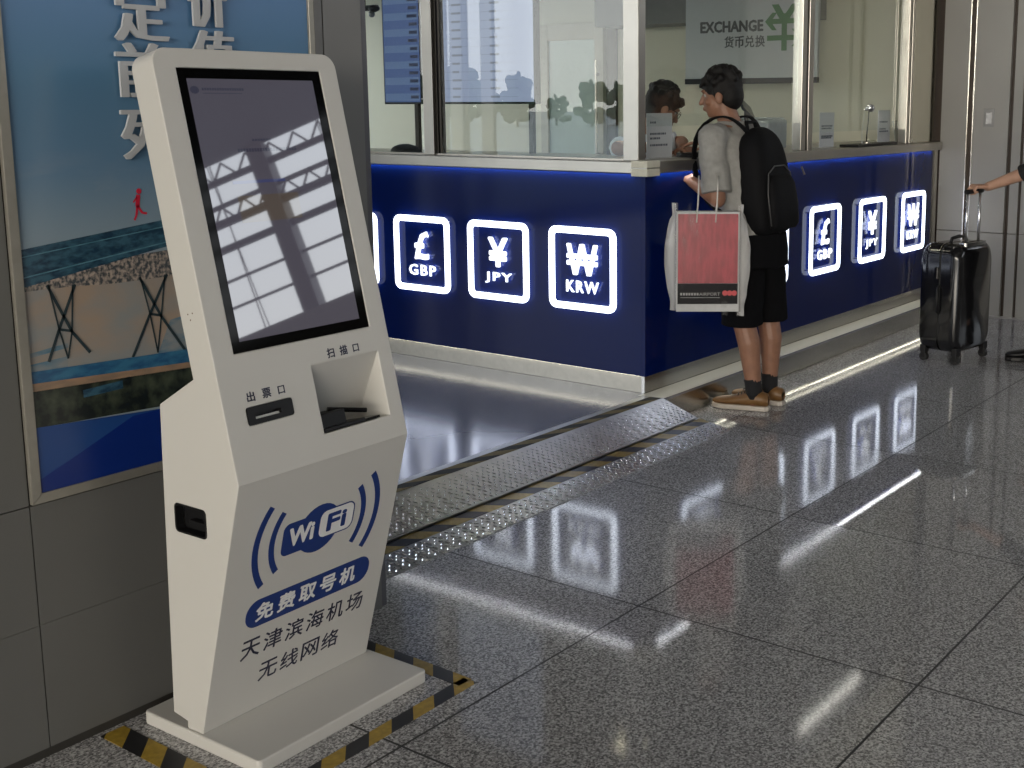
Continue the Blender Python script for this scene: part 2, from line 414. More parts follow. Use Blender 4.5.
for (l,r_,cx,cz,b1,b2) in (((1.435,1.104),(1.501,1.098),1.467,1.000,(1.425,.93),(1.525,.935)),((1.663,1.096),(1.738,1.094),1.697,1.003,(1.632,.905),(1.775,.899)),((1.90,1.10),(1.975,1.10),1.935,.99,(1.87,.895),(2.01,.895))):
    strut(l,(cx+.018,cz-.01)); strut((cx+.018,cz-.01),b2); strut(r_,(cx-.012,cz-.0)); strut((cx-.012,cz),b1)
    strut((l[0]+.003,l[1]),(cx-.012,cz),.002); strut((r_[0]-.006,r_[1]),(cx+.018,cz-.01),.002)
    strut((cx-.012,cz),(cx+.018,cz-.008),.003)
    strut((cx-.012,cz),((b1[0]+b2[0])/2-.004,b1[1]),.002); strut((cx+.018,cz-.01),((b1[0]+b2[0])/2-.004,b1[1]),.002)
band(6,.886,.914,-.026*2,-.0175*2,8); band(7,.868,.887,-.018*2.2,-.021*2.4,9)
band(8,.785,.869,-.045,-.04,9)
pp(1,[(1.50,.85),(1.60,.855),(1.60,.835),(1.50,.832)],10); pp(8,[(1.60,.80),(1.61,.86),(1.62,.86),(1.62,.80)],10)
band(10,.634,.786,0,-.066,11)
pp(9,[(1.381,.634),(XR,.634),(XR,.73),(1.70,.764),(1.62,.763),(1.47,.70),(1.381,.665)],12)
# runner figure
def st2(a,b,w):
    a=V((a[0],0,a[1]));b=V((b[0],0,b[1]));d=(b-a).normalized();n=V((-d.z,0,d.x))*w
    pp(11,[((a+n).x,(a+n).z),((b+n).x,(b+n).z),((b-n).x,(b-n).z),((a-n).x,(a-n).z)],3)
rx,rz_=1.672,1.262
st2((rx,rz_+.002),(rx+.004,rz_+.030),.0055); pp(11,[(rx+.006+.007*math.cos(i*PI/4),rz_+.038+.007*math.sin(i*PI/4)) for i in range(8)],4)
st2((rx,rz_+.004),(rx-.004,rz_-.018),.003); st2((rx-.004,rz_-.018),(rx-.010,rz_-.030),.0025)
st2((rx,rz_+.004),(rx+.012,rz_-.014),.003); st2((rx+.012,rz_-.014),(rx+.024,rz_-.016),.0025); st2((rx,rz_+.025),(rx-.010,rz_+.012),.002)
part('poster_print',ps,PM,po)
plw=pbr('raised_letter',(.46,.47,.49),.5,noise_amt=.02)
for ch,cx,cz,w,h in (('定',1.708,1.712,.142,.135),('前',1.700,1.583,.132,.135),('列',1.700,1.437,.128,.130),('价',1.892,1.752,.118,.132),('值',1.901,1.622,.128,.132),('世',1.708,1.862,.13,.13),('创',1.892,1.90,.12,.13)):
    if ch in '世创': continue
    t=MB(); text(t,ch,cx-px0,cz-pz0,w,h,.007,-.012,bold=.040,vert=.12)
    part('raised_character',t,plw,po)

# ------------------------------------------------------------------ kiosk
KO=V((1.583,2.137,0)); ki=thing('wifi_kiosk','white free-standing self-service kiosk with a tilted touchscreen and blue WiFi logo','kiosk',KO,R(1.2))
bp=MB(); bp.prism(rrect(-.004,.543,0,.428,.012),.0,.034,'z'); part('base_plate',bp,white,ki,bevel=.004)
F0=V((.026,.676)); F1=V((.243,1.627)); fd=(F1-F0).normalized(); FLn=(F1-F0).length
nin=V((fd.y,-fd.x))      # into body in (y,z)
T1=F1+nin*.078
prof=[(.208,.034),tuple(F0),tuple(F1),tuple(T1),(.163,.899),(.290,.826),(.315,.060),(.265,.052),(.265,.034)]
KW0,KW1=.003,.527
body=MB().prism(prof,KW0,KW1,'x')
# local frame of upper face: X=u, Y=into, Z=along face
def faceM(p0,d):
    d=V(d).normalized(); ni=V((d.y,-d.x))
    M=Matrix(((1,0,0,0),(0,ni.x,d.x,p0[0]),(0,ni.y,d.y,p0[1]),(0,0,0,1))); return M
FM=faceM(F0,fd); LM=faceM((.208,.034),F0-V((.208,.034)))
cuts=[]
def corner(u,s,sx,r=.038):
    pts=[(u+sx*.05,s+.05),(u+sx*.05,s-r),(u,s-r)]+[(u-sx*r+sx*r*math.cos(a),s-r+r*math.sin(a)) for a in [R(90*i/8) for i in range(1,9)]]+[(u-sx*r,s+.05)]
    return MB().prism(pts if sx>0 else pts[::-1],-.05,.25,'y',FM)
cuts+= [corner(KW1,FLn,1),corner(KW0,FLn,-1)]
cuts.append(MB().box(.060,.472,-.02,.006,.286,.932,FM))
cuts.append(MB().prism([(.0,.224),(.115,.066),(.10,.06),(-.02,.058),(-.02,.224)],.266,.481,'x',Matrix(((1,0,0,0),(0,FM[1][1],FM[1][2],FM[1][3]),(0,FM[2][1],FM[2][2],FM[2][3]),(0,0,0,1)))))
cuts.append(MB().prism(rrect(.062,.190,.122,.163,.006),-.02,.02,'y',FM))
hm=rrect(.148,.258,.530,.596,.01)
cuts.append(MB().prism(hm,-.02,.035,'x'))
bm_=boolean(body,white,cuts,bevel=.0025)
bo=part('body',bm_,white,ki); mark_sharp(bo.data,9)
part('screen_bezel',MB().box(.0605,.4715,.0035,.006,.2865,.9315,FM),pbr('bezel_black',(.002,.002,.002),.06,spec=.10,noise_amt=0),ki)
disp=pbr('touchscreen_glass',(.006,.006,.008),.02,ior=2.15,noise_amt=0,emit=(.055,.05,.066),estr=1.)
dd=MB(); dd.mi=0; dd.box(.083,.444,.0022,.0036,.311,.908,FM)
dsp=part('display',dd,disp,ki)
scr_dk=pbr('screen_text',(.01,.01,.012),.02,ior=2.15,noise_amt=0,emit=(.022,.022,.04),estr=1.)
sc=MB()
def sbar(x0,x1,z0,z1): sc.box(x0,x1,.0019,.0023,z0,z1,FM)
for i in range(17): sbar(.118+i*.0068,.118+i*.0068+.0045,.881,.887)
part('screen_header',sc,scr_dk,dsp); sc=MB()
sbar(.118,.225,.874,.8752); part('screen_underline',sc,scr_dk,dsp); sc=MB()
for i in range(7): sbar(.228+i*.008,.228+i*.008+.0055,.763,.768)
for i in range(22): sbar(.182+i*.0078,.182+i*.0078+.0055,.738,.746)
part('screen_headline',sc,scr_dk,dsp); sc=MB()
sc.prism([(.098+.012*math.cos(a),.882+.009*math.sin(a)) for a in [i*PI/6 for i in range(12)]],.0019,.0023,'y',FM)
part('screen_logo',sc,scr_dk,dsp)
part('screen_link',MB().box(.15,.30,.0019,.0023,.665,.672,FM),pbr('screen_link',(.01,.01,.012),.02,ior=2.15,noise_amt=0,emit=(.03,.035,.10),estr=1.),dsp)
part('screen_picture',MB().box(.155,.33,.0019,.0023,.575,.637,FM),pbr('screen_picture',(.01,.01,.01),.02,ior=2.15,noise_amt=.0,emit=(.062,.048,.04),estr=1.),dsp)
tk=MB(); tk.ring(rrect(.0625,.1895,.1225,.1625,.006),rrect(.082,.155,.134,.146,.002),-.002,.015,'y',FM); tk.box(.07,.185,.0155,.018,.125,.16,FM)
ts=part('ticket_slot',tk,black_mat,ki)
part('slot_lip',MB().box(.086,.152,.003,.010,.134,.139,FM),steel,ts)
# scanner inside the pocket
Q=MB(); Q.box(.270,.350,.012,.085,.062,.104,FM); Q.box(.268,.40,.000,.06,.060,.070,FM)
sb=part('code_scanner',Q,black_mat,ki,bevel=.003)
Q=MB(); Q.tube([FM@V((.33,.05,.108)),FM@V((.42,.015,.085))],.006); Q.box(.35,.45,.004,.05,.060,.066,FM)
part('scanner_bar',Q,black_gloss,ki)
t=MB()
for ch,u_,s_,w,h in (('出',.081,.186,.022,.023),('票',.125,.186,.024,.023),('口',.167,.185,.019,.019)):
    t=MB(); text(t,ch,u_,s_,w,h,.0006,.0,.025,M=FM); part('ticket_character',t,black_ink,ki)
t=MB()
for ch,u_,s_,w,h in (('扫',.331,.243,.023,.024),('描',.372,.243,.024,.024),('口',.412,.242,.019,.019)):
    t=MB(); text(t,ch,u_,s_,w,h,.0006,.0,.025,M=FM); part('scanner_character',t,black_ink,ki)
# WiFi logo on the lower face
def arc(cx,cz,r,w,a0,a1,el=1.,n=14):
    o=[(cx+(r+w/2)*math.cos(R(a0+(a1-a0)*i/n)),cz+(r+w/2)*el*math.sin(R(a0+(a1-a0)*i/n))) for i in range(n+1)]
    q=[(cx+(r-w/2)*math.cos(R(a0+(a1-a0)*i/n)),cz+(r-w/2)*el*math.sin(R(a0+(a1-a0)*i/n))) for i in range(n+1)]
    return o+q[::-1]
def arcadd(mb,cx,cz,r,w,a0,a1,y0,y1,M,n=14):
    for i in range(n):
        b0=a0+(a1-a0)*i/n; b1=a0+(a1-a0)*(i+1)/n
        mb.prism([(cx+(r-w/2)*math.cos(R(b0)),cz+(r-w/2)*math.sin(R(b0))),(cx+(r+w/2)*math.cos(R(b0)),cz+(r+w/2)*math.sin(R(b0))),(cx+(r+w/2)*math.cos(R(b1)),cz+(r+w/2)*math.sin(R(b1))),(cx+(r-w/2)*math.cos(R(b1)),cz+(r-w/2)*math.sin(R(b1)))],y0,y1,'y',M)
LC=(.269,.475)
for sgn in (0,180):
    for rw,ww_ in ((.143,.016),(.190,.017)):
        wv=MB(); arcadd(wv,LC[0],LC[1],rw,ww_,sgn-34,sgn+34,-.0006,0,LM); part('wifi_wave',wv,navy_ink,ki)
em=MB()
em.prism([(LC[0]+.066*math.cos(i*PI/16),LC[1]+.066*math.sin(i*PI/16)) for i in range(32)],-.0005,0,'y',LM)
em.prism(rrect(LC[0]-.112,LC[0]+.02,LC[1]-.045,LC[1]+.043,.018),-.0006,0,'y',LM)
em.ring(rrect(LC[0]-.002,LC[0]+.112,LC[1]-.034,LC[1]+.046,.022),rrect(LC[0]+.001,LC[0]+.1085,LC[1]-.0305,LC[1]+.0425,.019),-.0007,0,'y',LM)
lg=part('wifi_emblem',em,navy_ink,ki)
em=MB(); em.prism(rrect(LC[0]+.001,LC[0]+.1085,LC[1]-.0305,LC[1]+.0425,.019),-.0008,0,'y',LM)
text(em,'Wi',LC[0]-.055,LC[1]+.002,.078,.052,.0004,-.0008,.05,M=LM)
part('emblem_white_field',em,pbr('white_vinyl',(.72,.72,.72),.4,noise_amt=.01),lg)
em=MB(); text(em,'Fi',LC[0]+.055,LC[1]+.006,.062,.050,.0004,-.0009,.05,M=LM)
part('emblem_letters',em,navy_ink,lg)
bn=MB(); bn.prism(rrect(.080,.472,.255,.333,.036,8),-.0005,0,'y',LM)
pb=part('banner',bn,navy_ink,ki,label='dark blue rounded banner')
t=MB()
for i,ch in enumerate('免费取号机'): text(t,ch,.136+i*.0655,.294,.053,.050,.0004,-.0006,.03,M=LM)
part('banner_lettering',t,MATS['white_vinyl'],pb)
t=MB()
for i,ch in enumerate('天津滨海机场'): text(t,ch,.110+i*.0665,.196,.056,.055,.0005,0,.010,M=LM)
part('lettering',t,black_ink,ki)
t=MB()
for i,ch in enumerate('无线网络'): text(t,ch,.176+i*.0665,.108,.056,.053,.0005,0,.010,M=LM)
part('lettering',t,black_ink,ki)
hd=MB(); 
hd.ring([(a,b) for a,b in rrect(.146,.260,.528,.598,.012)],[(a,b) for a,b in rrect(.151,.255,.533,.593,.009)],KW0-.002,KW0+.02,'x'); hd.box(KW0+.022,KW0+.028,.148,.258,.53,.596); hd.box(KW0+.005,KW0+.022,.155,.215,.545,.562)
part('handle_recess',hd,black_mat,ki,bevel=.001)
hl=MB()
for a,b in ((.150,1.050),(.166,1.046),(.158,1.034)):
    hl.prism([(a+.002*math.cos(i*PI/4),b+.002*math.sin(i*PI/4)) for i in range(8)],KW0-.0004,KW0+.001,'x')
part('speaker_hole',hl,pbr('hole_brown',(.12,.08,.05),.6),ki)

# ------------------------------------------------------------------ hazard tape on the floor
def stripe_mat(name,period,ang,yel=(.50,.33,.04),blk=(.012,.012,.016),rough=.45,off=0.):
    m=bpy.data.materials.new(name); m.use_nodes=True; nt=m.node_tree; b=nt.nodes['Principled BSDF']; N=nt.nodes.new; L=nt.links.new
    tc=N('ShaderNodeTexCoord'); sp=N('ShaderNodeSeparateXYZ'); L(tc.outputs['Object'],sp.inputs[0])
    def ma(op,a,b_=None):
        n=N('ShaderNodeMath'); n.operation=op
        for i,x in enumerate((a,b_)):
            if x is None: continue
            if isinstance(x,(int,float)): n.inputs[i].default_value=x
            else: L(x,n.inputs[i])
        return n.outputs[0]
    k=ma('ADD',ma('DIVIDE',ma('ADD',sp.outputs[0],ma('MULTIPLY',sp.outputs[1],math.tan(R(ang)))),period),off+50)
    s=ma('LESS_THAN',ma('FRACT',k),.5)
    n=N('ShaderNodeTexNoise'); n.inputs['Scale'].default_value=60; n.inputs['Detail'].default_value=5; L(tc.outputs['Object'],n.inputs['Vector'])
    w=ma('MULTIPLY',ma('SUBTRACT',n.outputs[0],.3),1.6)
    mx=N('ShaderNodeMix'); mx.data_type='RGBA'; L(s,mx.inputs['Factor']); mx.inputs[6].default_value=(*blk,1); mx.inputs[7].default_value=(*yel,1)
    m2=N('ShaderNodeMix'); m2.data_type='RGBA'; m2.blend_type='MULTIPLY'; m2.inputs['Factor'].default_value=.45; L(mx.outputs[2],m2.inputs[6])
    c=N('ShaderNodeCombineColor'); [L(w,c.inputs[i]) for i in range(3)]; L(c.outputs[0],m2.inputs[7])
    L(m2.outputs[2],b.inputs['Base Color']); b.inputs['Roughness'].default_value=rough
    return m
def tape(x0,y0,x1,y1,w,label,per=.155,ang=42,off=0.):
    a=math.atan2(y1-y0,x1-x0); L_=math.hypot(x1-x0,y1-y0)
    mb=MB().prism([(0,-w/2),(L_,-w/2),(L_,w/2),(0,w/2)],.0002,.0012,'z')
    o=part('hazard_tape',mb,stripe_mat('hazard_stripes_%d'%len(bpy.data.materials),per,ang,off=off)); o.location=(x0,y0,0); o.rotation_euler=(0,0,a)
    return tag(o,label,'tape')
tape(1.42,2.045,2.195,2.060,.048,'yellow and black floor tape along the front of the white kiosk',.150,-45,.25)
tape(2.178,2.060,2.185,2.56,.048,'yellow and black floor tape on the far right side of the white kiosk',.150,45,.2)
o_=tape(1.502,2.595,1.502,2.06,.062,'yellow and black floor tape between the grey wall and the white kiosk',.150,45,.1)

# ------------------------------------------------------------------ raised platform + ledge + riser
HP=.125
plat=MB(); plat.box(2.45,4.60,3.075,10.4,0,HP); plat.box(4.60,8.42,3.090,10.4,0,HP-.012); plat.box(4.60,8.42,3.072,10.4,HP-.012,HP)
platm=pbr('platform_sheet',(.36,.36,.40),.16,metal=.55,noise_amt=.03,nscale=2)
o=struct('platform',plat,platm)
struct('lit_ledge',MB().box(4.63,8.40,3.073,3.20,HP+.0002,HP+.0015),pbr('lit_ledge_tone',(.62,.61,.56),.42,metal=.3,noise_amt=.04,nscale=3))  # paler sheet paints the strip light falling on the ledge
rs=MB().box(4.60,8.41,3.0825,3.0895,.002,HP-.0125); struct('riser',rs,steel_dark)
ls=MB().box(4.61,8.41,3.0765,3.081,HP-.0175,HP-.0128)
tag(part('led_strip',MB().box(4.61,8.40,3.0785,3.0822,HP-.0133,HP-.0122),pbr('led_step',(.9,.9,.8),.4,emit=(1,.95,.76),estr=16.,noise_amt=0)),'thin warm light strip under the edge of the step in front of the counter','light strip')

# ------------------------------------------------------------------ diamond plate ramp
ra=thing('checker_plate_ramp','silver checker plate ramp with black and yellow tape leading up to the platform','ramp',(2.45,2.75,0))
RT=Matrix.Translation((-2.45,-2.75,0))
tread=pbr('checker_plate',(.40,.40,.41),.33,metal=1.,noise_amt=.12,nscale=14)
tread2=pbr('checker_lozenge',(.88,.88,.9),.2,metal=1.,noise_amt=.03)
def plate(x0,xb,xt,secs,th):
    # secs: list (y,z), right edge slants from xb (low) to xt (high)
    mb=MB(); n=len(secs); ya,yb=secs[0][0],secs[-1][0]
    xr=lambda y: xb+(xt-xb)*(y-ya)/(yb-ya)
    vs=[];fs=[]
    for y,z in secs: vs+=[(x0,y,z),(xr(y),y,z),(x0,y,max(.001,z-th)),(xr(y),y,max(.001,z-th))]
    for i in range(n-1):
        a=4*i;b=a+4
        fs+=[(a,a+1,b+1,b),(a+2,b+2,b+3,a+3),(a+1,a+3,b+3,b+1),(a,b,b+2,a+2)]
    fs+=[(0,2,3,1),(4*n-4,4*n-3,4*n-1,4*n-2)]
    mb.add(vs,fs,RT)
    return mb,xr
def zat(secs,y):
    for (y0,z0),(y1,z1) in zip(secs,secs[1:]):
        if y0<=y<=y1: return z0+(z1-z0)*(y-y0)/(y1-y0),(z1-z0)/(y1-y0)
    return secs[-1][1],0
def lozenges(mb,x0,xr,secs,pitch=.030,marg=.008):
    ya,yb=secs[0][0],secs[-1][0]; j=0; y=ya+marg
    L_=.0115;Wd=.0044;H=.0034
    while y<yb-marg:
        i=0; x=x0+marg+(pitch/2 if j%2 else 0)
        while x<xr(y)-marg:
            z,s=zat(secs,y); a=R(45) if (i+j)%2 else R(-45)
            ca,sa=math.cos(a),math.sin(a)
            pts=[(L_,0),(0,Wd),(-L_,0),(0,-Wd)]
            vs=[]
            for (p,q) in pts:
                X=p*ca-q*sa;Yy=p*sa+q*ca; vs.append((x+X,y+Yy,z+s*Yy+.0001))
            vs.append((x+L_*.55*ca,y+L_*.55*sa,z+s*L_*.55*sa+H)); vs.append((x-L_*.55*ca,y-L_*.55*sa,z-s*L_*.55*sa+H))
            mb.add(vs,[(0,1,4),(1,5,4),(1,2,5),(2,3,5),(3,4,5),(3,0,4)],RT)
            x+=pitch; i+=1
        y+=pitch*.5; j+=1
    return mb
low=[(2.750,.004),(2.80,.020),(2.905,.047)]
mb,xr=plate(2.45,4.735,4.690,low,.004); mb.mi=1; lozenges(mb,2.45,xr,[(2.752,.0046),(2.80,.020),(2.846,.0318)],marg=.006); part('lower_plate',mb,[tread,tread2],ra)
upp=[(2.897,.055),(2.93,.069),(3.068,.1315),(3.165,.132)]
mb,xr=plate(2.45,4.672,4.618,upp,.004); mb.mi=1; lozenges(mb,2.45,xr,[(2.903,.0576),(2.93,.069),(3.062,.126)]); part('upper_plate',mb,[tread,tread2],ra)
tm=stripe_mat('ramp_tape',.17,55,yel=(.40,.29,.09),blk=(.02,.02,.035),rough=.3)
def tape_on(ya,yb,secs,xr_):
    za,s=zat(secs,ya); zb,_=zat(secs,yb); h=.0012
    mb=MB(); mb.add([(2.45,ya,za+h),(xr_,ya,za+h),(xr_-.012,yb,zb+h),(2.45,yb,zb+h),(2.45,ya,za+.0002),(xr_,ya,za+.0002),(xr_-.012,yb,zb+.0002),(2.45,yb,zb+.0002)],[(0,1,2,3),(4,7,6,5),(0,4,5,1),(1,5,6,2),(2,6,7,3),(3,7,4,0)],RT); return mb
part('striped_tape',tape_on(2.848,2.896,low,4.705),tm,ra)
part('striped_tape',tape_on(3.070,3.128,upp,4.63),stripe_mat('ramp_tape_worn',.20,60,yel=(.20,.15,.05),blk=(.012,.012,.012),rough=.75),ra)

# ------------------------------------------------------------------ counter
XC,YC=4.672,3.192
ct=thing('exchange_counter','dark blue currency exchange counter with a stainless steel top, in an L shape','counter',(XC,YC,HP))
TC_=Matrix.Translation((-XC,-YC,-HP))
YN=9.6; XE=8.30
part('front_panel',MB().box(XC,XC+.02,YC+.0205,YN,.211,1.181,TC_),blue_panel,ct)
part('front_panel',MB().box(XC+.0,XE,YC,YC+.02,.211,1.181,TC_),blue_panel,ct)
part('plinth',MB().box(XC+.012,XC+.03,YC+.031,YN,HP+.001,.211,TC_),pbr('plinth_left',(.42,.40,.35),.35,metal=.7),ct)
part('plinth',MB().box(XC+.012,XE,YC+.012,YC+.03,HP+.001,.211,TC_),steel_dark,ct)
cc_=MB(); cc_.box(XC+.04,XE,YC+.05,YC+.10,HP+.001,1.17,TC_); cc_.box(XC+.04,XC+.10,YC+.11,YN,HP+.001,1.17,TC_)
part('carcass',cc_,pbr('carcass',(.3,.3,.3),.5),ct)
wt=MB(); o_h=.028
wt.prism([(XC-o_h,YC-o_h),(8.400,YC-o_h),(8.400,YC+.60),(XC+.60,YC+.60),(XC+.60,YN),(XC-o_h,YN)],1.184,1.240,'z',TC_)
part('worktop',wt,steel,ct,bevel=.004)
cg=MB(); cg.box(XC-o_h-.006,XC+.075,YC-o_h-.006,YC+.06,1.213,1.246,TC_); 
part('corner_guard',cg,cream,ct,bevel=.004)
cg=MB(); cg.box(XC-o_h-.006,XC+.075,YC-o_h-.006,YC+.06,1.172,1.208,TC_)
part('corner_guard',cg,cream,ct,bevel=.004)
part('light_strip',MB().box(XC-.015,XC-.007,YC+.03,YN,1.1834,1.18395,TC_),led_blue,ct,label='glowing white light strip')
part('light_strip',MB().box(XC+.085,XE,YC-.015,YC-.007,1.1834,1.18395,TC_),led_blue,ct,label='glowing white light strip')
part('base_light_strip',MB().box(XC+.003,XC+.011,YC+.03,YN,.2098,.2109,TC_),led_warm,ct)
part('base_light_strip',MB().box(XC+.03,XE,YC+.003,YC+.011,.2098,.2109,TC_),led_warm,ct)
part('end_post',MB().box(XE+.002,8.36,YC+.01,YC+.10,HP+.001,1.183,TC_),black_mat,ct)
part('end_trim',MB().box(8.362,8.40,YC+.0,YC+.10,HP+.001,1.183,TC_),steel,ct)

# ------------------------------------------------------------------ lit currency signs
def sign(sym,code,loc,rz,label,ssc=(.16,.135)):
    t=thing('currency_sign',label,'sign',loc,rz,'lit currency signs on the counter front')
    r=MB(); r.ring(rrect(-.205,.205,-.205,.205,.045),rrect(-.172,.172,-.172,.172,.016),-.028,-.018,'y')
    part('sign_frame',r,led_white,t)
    # standoffs
    for a in (-.188,.188):
        for b in (-.17,.17): part('standoff',MB().tube([(a,-.0182,b),(a,-.0003,b)],.004,8),steel,t)
    g=MB(); text(g,sym,0,.045,ssc[0],ssc[1],.008,-.018,.034 if sym!='₩' else .026); 
    part('currency_symbol',g,led_letter,t)
    g=MB(); text(g,code,0,-.090,.20 if code!='JPY' else .18,.060,.006,-.018,.030,gap=1.22)
    part('currency_code',g,led_letter,t)
    return t
SY={'USD':('$',(.085,.17)),'EUR':('€',(.12,.16)),'GBP':('£',(.105,.155)),'JPY':('¥',(.13,.155)),'KRW':('₩',(.19,.155))}
LL={'KRW':'lit KRW won sign on the left counter face nearest the corner','JPY':'lit JPY yen sign on the left counter face, between GBP and KRW','GBP':'lit GBP pound sign on the left counter face, second from the kiosk','EUR':'lit EUR sign on the left counter face, mostly hidden behind the kiosk'}
for k,c in enumerate(('KRW','JPY','GBP','EUR')):
    sign(SY[c][0],c,(XC,3.551+.5445*k,.710),R(-90),LL[c],SY[c][1])
RLb={'KRW':'lit KRW won sign on the right counter face beside the black suitcase','JPY':'lit JPY yen sign on the right counter face, between GBP and KRW','GBP':'lit GBP pound sign on the right counter face, nearest the man in black shorts','EUR':'lit EUR sign partly hidden behind the man in black shorts','USD':'lit USD sign hidden behind the red shopping bag'}
for k,c in enumerate(('KRW','JPY','GBP','EUR','USD')):
    sign(SY[c][0],c,(7.925-.686*k,YC,.708),0,RLb[c],SY[c][1])

# ------------------------------------------------------------------ glazing on the counter
WT=1.2405
gl=thing('glass_screen','glazed steel-framed screen along the left side of the exchange booth','screen',(XC+.06,YC+.06,WT))
TG=Matrix.Translation((-XC-.06,-YC-.06,-WT))
gx=XC+.06; gy=YC+.06
def chan_y(mb,y0,y1):   # post on the left side, two slim channels
    mb.box(gx-.03,gx+.03,y0,y1,WT,2.5,TG)
pm=MB(); chan_y(pm,4.578,4.650); part('post',pm,steel,gl,bevel=.003)
pm=MB(); pm.box(gx-.012,gx+.02,4.562,4.577,WT,2.5,TG); pm.box(gx-.012,gx+.02,4.536,4.548,WT,2.5,TG); part('post_channel',pm,pbr('bronze_gasket',(.05,.04,.03),.35,metal=.5),gl)
pm=MB(); chan_y(pm,6.30,6.37); part('post',pm,steel,gl,bevel=.003)
pm=MB(); chan_y(pm,8.00,8.07); part('post',pm,steel,gl,bevel=.003)
pm=MB(); pm.box(gx-.03,gx+.03,3.287,9.6,2.5,2.56,TG); part('top_rail',pm,steel,gl)
pm=MB(); pm.box(gx-.014,gx+.014,3.342,9.6,WT,WT+.008,TG); part('bottom_channel',pm,steel,gl)
for y0,y1 in ((3.342,4.534),(4.652,6.298),(6.372,7.998),(8.072,9.6)):
    part('glass_pane',MB().box(gx-.004,gx+.004,y0,y1,WT+.008,2.5,TG),glass,gl)
gr_=thing('glass_screen','glazed steel-framed service screen above the right side of the counter','screen',(gx,gy,WT))
pm=MB(); pm.box(gx-.03,gx+.03,gy-.0,gy+.088,WT,2.5,TG); part('corner_post',pm,steel,gr_,bevel=.003)
for a,b in ((6.310,6.365),(6.395,6.455)):
    pm=MB(); pm.box(a,b,gy-.03,gy+.03,WT,2.5,TG); part('post',pm,steel,gr_,bevel=.003)
pm=MB(); pm.box(6.366,6.394,gy-.01,gy+.02,WT,2.5,TG); part('post_channel',pm,MATS['bronze_gasket'],gr_)
for a,b in ((7.87,7.905),(7.93,7.965)):
    pm=MB(); pm.box(a,b,gy-.03,gy+.03,WT,2.5,TG); part('post',pm,steel,gr_,bevel=.003)
part('end_panel',MB().box(7.967,8.402,gy-.02,gy,WT,2.5,TG),pbr('mirror_steel',(.62,.60,.50),.14,metal=1.,noise_amt=.05,nscale=3,bump=.05,bscale=5),gr_)
pm=MB(); pm.box(gx+.03,8.402,gy-.03,gy+.03,2.5,2.56,TG); part('top_rail',pm,steel,gr_)
part('glass_pane',MB().box(gx+.032,6.308,gy-.004,gy+.004,WT+.16,2.5,TG),glass,gr_)
part('glass_pane',MB().box(6.457,7.868,gy-.004,gy+.004,WT+.10,2.5,TG),glass,gr_)

# ------------------------------------------------------------------ booth interior
cw=pbr('booth_wall_cream',(.64,.61,.47),.35,noise_amt=.03,nscale=2)
bw=MB(); bw.box(8.405,8.70,3.30,10.4,0,7.7); struct('wall_booth',bw,cw)
bb=MB(); 
bb.box(8.05,8.40,4.1,6.0,2.13,2.6); tag(part('bulkhead',bb,pbr('bulkhead_grey',(.16,.16,.15),.5)),'grey bulkhead high on the booth back wall','bulkhead',kind='structure')
# cabinets low inside the booth
cb=thing('storage_cabinet','pale low cabinet standing against the booth back wall','cabinet',(8.15,5.5,HP))
part('body',MB().box(-.25,.24,-2.0,.4,0,.90),pbr('cab',(.45,.47,.45),.4),cb,bevel=.004)
for k in range(4): part('door',MB().box(-.268,-.252,-1.98+.595*k,-1.40+.595*k,.05,.88),MATS['cab'],cb)
# exchange board
eb=thing('exchange_board','pale grey hanging board reading EXCHANGE with a green yen sign','sign board',(8.0,4.62,1.66),R(-90))
bd=MB(); bd.box(-.47,.652,0,.03,.041,.95); part('board',bd,pbr('board_grey',(.47,.49,.49),.4,noise_amt=.02),eb)
part('bottom_rail',MB().box(-.47,.652,-.008,.035,0,.0405),black_mat,eb)
zb=1.66
gk=pbr('dark_grey_ink',(.045,.05,.05),.5,noise_amt=.02); gg=pbr('green_ink',(.045,.16,.04),.5,noise_amt=.02)
def EY(y): return 4.62-y     # world y to board local x
t=MB(); text(t,'EXCHANGE',EY(4.685),.422,.545,.086,.002,-.001,.05); part('lettering',t,gk,eb)
t=MB(); 
for i,ch in enumerate('货币兑换'): text(t,ch,EY(4.703)+i*.0885,.308,.080,.086,.002,-.001,.018)
part('lettering',t,gk,eb)
gs=MB(); gx0=EY(4.239)
gs.prism([(gx0-.021,.234),(gx0+.021,.234),(gx0+.021,.50),(gx0-.021,.50)],-.003,0,'y')
gs.prism([(gx0-.026,.44),(gx0+.024,.44),(gx0+.115,.566),(gx0+.062,.566),(gx0,.488),(gx0-.05,.566),(gx0-.105,.566)],-.0032,0,'y')
gs.prism([(gx0-.13,.427),(gx0+.13,.427),(gx0+.13,.463),(gx0-.13,.463)],-.0034,0,'y')
gs.prism([(gx0-.158,.445),(gx0-.10,.508),(gx0-.062,.508),(gx0-.112,.445),(gx0-.062,.382),(gx0-.10,.382)],-.0036,0,'y')
gs.prism([(gx0-.14,.308),(gx0+.13,.308),(gx0+.13,.345),(gx0-.14,.345)],-.0034,0,'y')
gs.prism([(gx0+.158,.326),(gx0+.10,.389),(gx0+.062,.389),(gx0+.112,.326),(gx0+.062,.263),(gx0+.10,.263)],-.0036,0,'y')
part('yen_emblem',gs,gg,eb,label='green yen emblem with arrows')
hk=MB(); 
for x in (-.4,.4): hk.tube([(x,.015,.95),(x,.015,6.03)],.003,6)
part('hanging_wire',hk,steel,eb)

